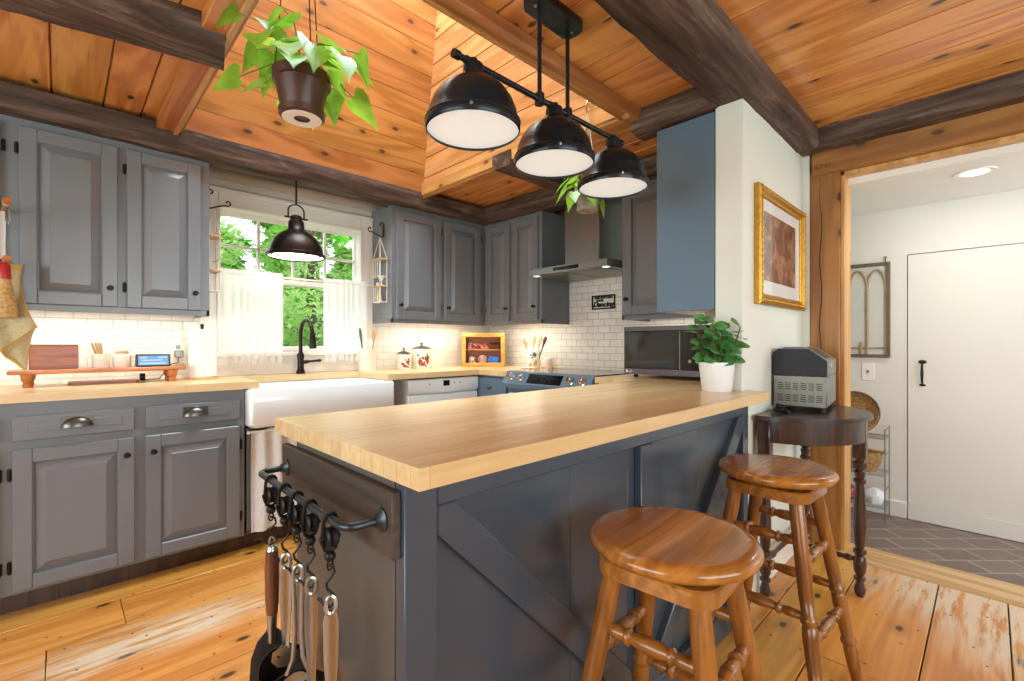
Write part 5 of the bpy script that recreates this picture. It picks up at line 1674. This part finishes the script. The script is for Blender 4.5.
mb = MB(IM); mb.lathe([(0, 0), (.014, 0), (.012, .002), (0, .003)], (.17, 0, .205), (0, -1, 0), 18, 1.3, .8); mb.build('badge', M['chrome'], im)
mb = MB(IM)
for (xx, yy) in ((.03, .02), (.03, L_ - .02), (D_ - .03, .02), (D_ - .03, L_ - .02)): mb.lathe([(0, 0.0005), (.014, 0.0005), (.014, .019), (0, .019)], (xx, yy, 0), (0, 0, 1), 12)
mb.build('foot', M['black'], im)
mb = MB(); mb.tube([(2.47, .71, TZ + .03), (2.44, .70, TZ + .02), (2.40, .66, TZ + .010), (2.37, .64, TZ + .008), (2.34, .655, TZ + .010), (2.36, .69, TZ + .010), (2.40, .68, TZ + .012), (2.32, .62, TZ + .008)], .006, 8); mb.build('power_cord', M['black'], im)

# ------------------------------------------------------------------ stools
SEAT = .721


def stool(loc, label, rz):
    t = thing('bar_stool', label, 'stool', (0, 0, 0), 0, 'turned oak swivel stools')
    r_ = .172
    mb = MB(); mb.lathe([(0, SEAT - .036), (r_ - .022, SEAT - .036), (r_ - .006, SEAT - .028), (r_, SEAT - .016), (r_ - .004, SEAT - .007), (r_ - .014, SEAT - .001), (r_ - .03, SEAT), (0, SEAT - .006)], (0, 0, 0), (0, 0, 1), 56)
    mb.build('seat', M['stool'], t, angle=60)
    mb = MB(); mb.lathe([(0, SEAT - .046), (.075, SEAT - .046), (.075, SEAT - .036), (0, SEAT - .036)], (0, 0, 0), (0, 0, 1), 24); mb.build('swivel_plate', M['iron'], t)
    mb = MB(); q = .124
    mb.loft([rrect(-q, q, -q, q, .05, SEAT - .079), rrect(-q, q, -q, q, .05, SEAT - .050), rrect(-q + .004, q - .004, -q + .004, q - .004, .047, SEAT - .046)]); mb.build('seat_block', M['stool'], t)
    top, bot = .088, .185
    ztop = SEAT - .077
    for sx in (-1, 1):
        for sy in (-1, 1):
            mb = MB()
            mb.turn((sx * bot, sy * bot, 0), (sx * top, sy * top, ztop), [(0, .013), (.03, .016), (.12, .019), (.20, .020), (.225, .017), (.235, .022), (.25, .022), (.26, .017), (.34, .0195), (.44, .0215), (.475, .020), (.485, .017), (.495, .0225), (.515, .0225), (.525, .0175), (.60, .020), (.9, .021), (1, .020)], 20)
            mb.build('leg', M['stool_leg'], t)
    at = lambda z: bot + (top - bot) * z / ztop
    ST = [(0, .010), (.10, .012), (.2, .014), (.25, .011), (.275, .017), (.30, .017), (.32, .011), (.40, .015), (.5, .017), (.6, .015), (.68, .011), (.70, .017), (.725, .017), (.75, .011), (.8, .014), (.9, .012), (1, .010)]
    for (z, ax) in ((.53, 'x'), (.33, 'x'), (.475, 'y'), (.265, 'y')):
        d = at(z)
        for s in (-1, 1):
            mb = MB()
            if ax == 'x': mb.turn((s * d, -d, z), (s * d, d, z), ST, 16)
            else: mb.turn((-d, s * d, z), (d, s * d, z), ST, 16)
            mb.build('stretcher', M['stool_leg'], t)
    return t


s0 = stool(None, 'near oak swivel stool in the foreground, its feet out of view', 0)
s0.location = (.926, .468, 0); s0.rotation_euler = (0, 0, math.radians(4))
dup(s0, (1.678, .490, 0), math.radians(-3), 'farther oak swivel stool in front of the dark console table')

# ------------------------------------------------------------------ utensil rail on the island end
u = thing('utensil_rail', 'black iron hanging rail on a weathered board at the island end', 'rail', (.40, .97, .80))
BX = .407
mb = MB(); mb.box(BX, IX0 - .0005, .712, 1.262, .745, .862, .002); mb.build('backboard', M['weather'], u)
RZ, RX = .808, .343
mb = MB()


def arc(p, q, c, n=6):
    p, q, c = Vector(p), Vector(q), Vector(c)
    return [((1 - t) ** 2) * p + 2 * t * (1 - t) * c + t * t * q for t in [i / n for i in range(n + 1)]]


ya, yb = .748, 1.225
mb.tube([(BX - .001, ya, RZ)] + arc((RX + .025, ya, RZ), (RX, ya + .03, RZ), (RX, ya, RZ)) + arc((RX, yb - .03, RZ), (RX + .025, yb, RZ), (RX, yb, RZ)) + [(BX - .001, yb, RZ)], .0075, 12)
mb.build('rail', M['iron_blue'], u)
for yy in (ya, yb):
    mb = MB(); mb.lathe([(0, .0), (.022, 0), (.022, .003), (.014, .007), (.010, .014), (0, .014)], (BX, yy, RZ), (-1, 0, 0), 20); mb.build('flange', M['iron_blue'], u)

hooks = [1.135, 1.045, .975, .905, .815]
names = ['farthest', 'second farthest', 'middle', 'second nearest', 'nearest']
tops = []
for k, y in enumerate(hooks):
    x = RX
    t = thing('pulley_hook', names[k] + ' black pulley hook on the island rail', 'hook', (x, y, RZ - .15), 0, 'pulley hooks on the rail')
    mb = MB()
    mb.tube([(x - .014, y, RZ - .040), (x - .012, y, RZ - .012)] + [(x - .0105 * math.cos(PI * i / 8), y, RZ + .0105 * math.sin(PI * i / 8)) for i in range(9)] + [(x + .012, y, RZ - .012), (x + .014, y, RZ - .040)], .0032, 6)
    mb.cyl((x - .018, y, RZ - .033), (x + .018, y, RZ - .033), .0045)
    mb.tube([(x - .014, y, RZ - .040), (x - .009, y, RZ - .054), (x, y, RZ - .058), (x + .009, y, RZ - .054), (x + .014, y, RZ - .040)], .0034, 6)
    mb.ball((x, y, RZ - .066), .010); mb.build('strap', M['iron'], t)
    mb = MB(); mb.lathe([(0, -.0105), (.016, -.0105), (.0195, -.007), (.0165, 0), (.0195, .007), (.016, .0105), (0, .0105)], (x, y, RZ - .033), (1, 0, 0), 22); mb.build('wheel', M['black'], t)
    z0 = RZ - .074
    mb = MB(); mb.tube([(x + .005 * math.cos(a), y, z0 - .008 - .009 * math.sin(a)) for a in [2 * PI * i / 12 for i in range(12)]], .0017, 6, True); mb.build('link', M['iron'], t)
    zz = z0 - .014
    w = -1 if k % 2 else 1
    P = [(-.002, .006), (.006, .004), (.008, -.006), (.002, -.016), (-.006, -.026), (-.004, -.036), (.006, -.047), (.008, -.058), (.002, -.068), (-.008, -.066), (-.015, -.054), (-.021, -.050)]
    if k == 0: P = [(-.002, .006), (.008, .002), (.010, -.010), (.0, -.020), (-.002, -.026), (.010, -.036), (.012, -.048), (.0, -.058), (-.012, -.050), (-.026, -.042), (-.036, -.046)]
    cs, sn = math.cos(math.radians(-25)), math.sin(math.radians(-25))
    mb = MB(); mb.tube([(x + px_ * cs, y + px_ * sn, zz + pz_) for px_, pz_ in P], .0024, 6)
    mb.build('s_hook', M['iron'], t)
    tops.append((x + .002, y, zz - (.062 if k else .056)))


def spoon_head(mb, c, w, h_, d):
    """rounded shallow bowl, open to the front (-x)"""
    n = 16
    front, rings = [], []
    for i in range(n + 1):
        v = -1 + 2 * i / n
        hw = w * math.sqrt(max(.01, 1 - v * v))
        row = []
        for j in range(13):
            q = -1 + 2 * j / 12
            row.append((c[0] + d * (1 - q * q * .95) * math.sqrt(max(0, 1 - v * v)), c[1] + hw * q, c[2] - v * h_))
        for j in range(12, -1, -1):
            q = -1 + 2 * j / 12
            row.append((c[0] + d * (1 - q * q * .95) * math.sqrt(max(0, 1 - v * v)) - .003, c[1] + hw * q * .97, c[2] - v * h_))
        rings.append(row)
    mb.loft(rings)


UT = (('wood', 'brown-handled dark utensil hanging from the farthest pulley hook', .21, 70), ('spoon', 'steel-handled dark-headed utensil hanging from the second farthest pulley hook', .20, 60),
      ('split', 'round dark-headed utensil with a split steel handle, on the middle pulley hook', .22, 66), ('spoon', 'narrow steel-handled utensil hanging from the second nearest pulley hook', .27, 72),
      ('spoon', 'broad steel-handled utensil hanging from the nearest pulley hook', .27, 62))
for k, (kind, lb, L, rot) in enumerate(UT):
    wx, wy, z = tops[k]
    t = thing('cooking_utensil', lb, 'utensil', (wx, wy, z - .3), math.radians(rot), 'utensils on the rail')
    T = Matrix.Translation(Vector((wx, wy, 0))) @ Matrix.Rotation(math.radians(rot), 4, 'Z')
    x = yy = 0.0
    ztop = z + .014
    mb = MB(T)
    if kind == 'wood':
        mb.tube([(0, .006 * math.cos(a), ztop - .010 + .012 * math.sin(a)) for a in [2 * PI * i / 12 for i in range(12)]], .0025, 6, True)
        mb.turn((0, 0, ztop - .019), (0, 0, ztop - .030), [(0, .009), (1, .0125)], 14); mb.build('ring_cap', M['steel'], t)
        mb = MB(T); mb.turn((0, 0, ztop - .170), (0, 0, ztop - .235), [(0, .011), (.5, .010), (1, .009)], 14); mb.build('ferrule', M['steel'], t)
        mb = MB(T); mb.turn((0, 0, ztop - .028), (0, 0, ztop - .172), [(0, .0125), (.3, .0150), (.8, .0140), (1, .0115)], 16); mb.build('handle', M['handle_wood'], t)
        zh = ztop - .235
        mb = MB(T); mb.loft([[(-.002, -w_, zz), (-.002, w_, zz), (.002, w_, zz), (.002, -w_, zz)] for (w_, zz) in ((.008, zh + .03), (.030, zh + .005), (.042, zh - .03), (.046, zh - .10), (.040, zh - .115))]); mb.build('head', M['darkgrey'], t)
        continue
    mb.tube([(0, .0085 * math.cos(a), ztop - .017 + .016 * math.sin(a)) for a in [2 * PI * i / 14 for i in range(14)]], .0048, 8, True)
    if kind == 'split':
        for s_ in (-1, 1): mb.tube([(0, s_ * .0085, ztop - .020), (0, s_ * .007, ztop - .07), (.002, s_ * .006, ztop - .14), (.002, s_ * .009, ztop - .19), (.002, s_ * .020, ztop - L)], .0048, 8)
    else:
        q = 1.05 if k == 4 else .95
        mb.loft([[(-b, -w_ * q, zz), (-b * .2, 0, zz), (-b, w_ * q, zz), (b, w_ * q, zz), (b * 1.4, 0, zz), (b, -w_ * q, zz)] for (w_, b, zz) in ((.0085, .004, ztop - .028), (.0125, .0045, ztop - .045), (.0115, .0045, ztop - .11), (.0085, .004, ztop - .16), (.0070, .0035, ztop - L))])
    mb.build('handle', M['steel'], t)
    mb = MB(T); mb.loft([[(-.0025, -w_, zz), (-.0025, w_, zz), (.0015, w_, zz), (.0015, -w_, zz)] for (w_, zz) in ((.008, ztop - L + .004), (.026, ztop - L - .008), (.028, ztop - L - .026), (.016, ztop - L - .040))]); pt = mb.build('neck_plate', M['steel'], t)
    for q in (-.014, .014):
        mb = MB(T); mb.lathe([(0, 0), (.0032, 0), (.002, .0015), (0, .002)], (-.0025, q, ztop - L - .018), (-1, 0, 0), 8); mb.build('rivet', M['iron'], pt)
    mb = MB(T); hr = (0, .055, .074, .045, .045)[k]
    spoon_head(mb, (.003, 0, ztop - L - hr * .92), hr, hr * 1.0, .03)
    mb.build('head', M['black'] if k < 3 else M['steel'], t, angle=60)

# ------------------------------------------------------------------ hall things
M['paleglass'] = plain('pale_glass', 'd3d5d1', .2, var=.02)
m_ = thing('arched_wall_panel', 'narrow framed wall panel with gothic arch tracery in the hall', 'wall decor', (3.87, .572, 1.33))
mx0, mx1, mz0, mz1 = .452, .692, 1.022, 1.648
XX = 3.8745
mb = MB(); w = .022
mb.box(XX - .022, XX - .001, mx0, mx0 + w, mz0, mz1, .003); mb.box(XX - .022, XX - .001, mx1 - w, mx1, mz0, mz1, .003); mb.box(XX - .022, XX - .001, mx0 + w, mx1 - w, mz0, mz0 + w, .003); mb.box(XX - .022, XX - .001, mx0 + w, mx1 - w, mz1 - w, mz1, .003)
mb.build('frame', plain('grey_brown_frame', '6a5c48', .6, var=.25, scale=30, bump=.2), m_)
mb = MB(); mb.box(XX - .008, XX - .004, mx0 + w - .002, mx1 - w + .002, mz0 + w - .002, mz1 - w + .002); mb.build('pane', M['paleglass'], m_)
mb = MB(); c_ = (mx0 + mx1) / 2; hw = (mx1 - mx0) / 2 - w; zs = 1.475
Xt = XX - .014
mb.tube([(Xt, c_, mz0 + w), (Xt, c_, zs)], .008, 8)
for s in (-1, 1):
    mb.tube([(Xt, c_ + s * hw * .52 * (1 - math.cos(a)), zs + .125 * math.sin(a)) for a in [PI / 2 * i / 8 for i in range(9)]], .0075, 8)
    mb.tube([(Xt, c_ + s * (hw - hw * .48 * (1 - math.cos(a))), zs + .125 * math.sin(a)) for a in [PI / 2 * i / 8 for i in range(9)]], .0075, 8)
    mb.tube([(Xt, c_ + s * hw, mz0 + w), (Xt, c_ + s * hw, zs)], .0075, 8)
mb.tube([(Xt, mx0 + w, 1.085), (Xt, mx1 - w, 1.085)], .006, 8)
mb.tube([(Xt, c_ + .034, 1.045), (Xt, c_ + .034, 1.125)], .008, 8)
mb.build('tracery', plain('pale_tracery', 'a3906c', .6, var=.2, scale=30), m_)
mb = MB(); mb.tube([(XX - .01, .478, mz1), (XX - .012, .478, mz1 + .02), (XX - .012, .470, mz1 + .028), (XX - .012, .478, mz1 + .036), (XX - .012, .486, mz1 + .028), (XX - .012, .478, mz1 + .02)], .003, 6); mb.build('hanger', M['iron'], m_)
t = thing('light_switch', 'white light switch plate below the arched wall panel', 'switch', (3.87, .569, .925))
mb = MB(); mb.box(3.868, 3.8748, .535, .603, .87, .985, .002); mb.build('plate', M['white'], t)
mb = MB(); mb.box(3.860, 3.868, .564, .574, .918, .938, .001); mb.build('toggle', M['wire'], t)

ws = thing('wire_shelf', 'grey three-tier wire shelf standing against the hall wall', 'shelf', (3.76, .65, 0))
ax, bx_, ay, by = 3.665, 3.845, .455, .88
mb = MB()
for yy in (ay, by):
    for xx in (ax, bx_):
        mb.cyl((xx, yy, 0), (xx, yy, .585), .0035, None, 8)
    mb.tube([(ax, yy, .575), (bx_, yy, .575)], .004, 6)
    for z in (.20, .42): mb.tube([(ax, yy, z), (bx_, yy, z)], .003, 6)
mb.build('frame', M['wire'], ws)
for z in (.52, .29, .09):
    mb = MB()
    mb.tube([(ax, ay, z), (bx_, ay, z), (bx_, by, z), (ax, by, z)], .0025, 6, True)
    for i in range(1, 6): mb.tube([(ax + (bx_ - ax) * i / 6, ay, z), (ax + (bx_ - ax) * i / 6, by, z)], .0011, 5)
    mb.build('wire_tier', M['wire'], ws)


def basket(mb, c, r0, r1, h_, sy=1.25):
    pr = [(0, 0.001), (r0, 0.001)]
    n = 9
    for i in range(n + 1):
        t_ = i / n; rr = r0 + (r1 - r0) * math.sin(t_ * PI / 2) + (.003 if i % 2 else 0)
        pr.append((rr, .003 + h_ * t_))
    pr += [(r1 + .006, h_ + .004), (r1 + .004, h_ + .012), (r1 - .006, h_ + .008)]
    pr += [(r1 - .010, h_), (r0, .012), (0, .010)]
    mb.lathe([(r_, c[2] + z) for r_, z in pr], (c[0], c[1], 0), (0, 0, 1), 32, .85, sy)


t = thing('wicker_basket', 'honey wicker basket on the middle tier of the wire shelf', 'basket', (3.755, .625, .294))
mb = MB(); basket(mb, (3.755, .61, .2935), .075, .098, .115, 1.35); mb.build('bowl', M['wicker'], t)
mb = MB()
for s in (-1, 1): mb.tube([(3.755 + .03 * math.cos(a), .61 + s * (.133 + .012 * math.sin(a)), .41 + .03 * math.sin(a)) for a in [PI * i / 8 for i in range(9)]], .005, 6)
mb.build('handle', M['wicker'], t)
t = thing('wicker_basket', 'round brown woven basket leaning upright on top of the wire shelf', 'basket', (3.78, .60, .524))
mb = MB(); q = []
ce = Vector((3.765, .635, .66)); nn = Vector((-.92, -.35, .12)).normalized()
mb.lathe([(0, .0), (.05, .0), (.09, .012), (.118, .035), (.130, .065), (.134, .070), (.128, .068), (.112, .04), (.085, .018), (.05, .006), (0, .006)], ce - nn * .03, nn, 32)
mb.build('bowl', M['wicker'], t)
mb = MB(); mb.tube([ce + nn * .036 + (nn.cross(Vector((0, 0, 1))).normalized() * math.cos(a) + Vector((0, 0, 1)) * math.sin(a)) * .135 for a in [2 * PI * i / 28 for i in range(28)]], .006, 8, True); mb.build('rim', M['bark'], t)
for k, (yy, lb, mt) in enumerate(((.52, 'clear wrapped bundle on the bottom tier of the wire shelf, at its open end', M['appliance']), (.66, 'second pale wrapped bundle on the bottom tier of the wire shelf', M['pinkpack']))):
    mb = MB(); rr = random.Random(k + 3)
    mb.loft([[(3.755 + (.055 * s_ + rr.uniform(-.008, .008)) * math.cos(a), yy + (.05 * s_ + rr.uniform(-.008, .008)) * math.sin(a), .0945 + z) for a in [2 * PI * i / 12 for i in range(12)]] for (s_, z) in ((.8, 0), (1, .02), (1.05, .05), (.8, .08), (.3, .095))])
    tag(mb.build('wrapped_bundle', mt), lb, 'bundle')

t = thing('ceiling_light', 'round recessed light in the hall ceiling', 'light', (3.32, .05, 1.985))
mb = MB(); mb.lathe([(.055, 1.984), (.082, 1.984), (.080, 1.979), (.056, 1.980)], (3.323, .054, 0), (0, 0, 1), 32); mb.build('trim_ring', M['white'], t)
mb = MB(); mb.lathe([(0, 1.983), (.056, 1.983), (.056, 1.9815), (0, 1.9815)], (3.323, .054, 0), (0, 0, 1), 32); mb.build('lens', M['recessed'], t)
area('hall_recessed_light', (3.323, .054, 1.975), (3.323, .054, 0), .11, .11, 3.5, (1, .95, .86))
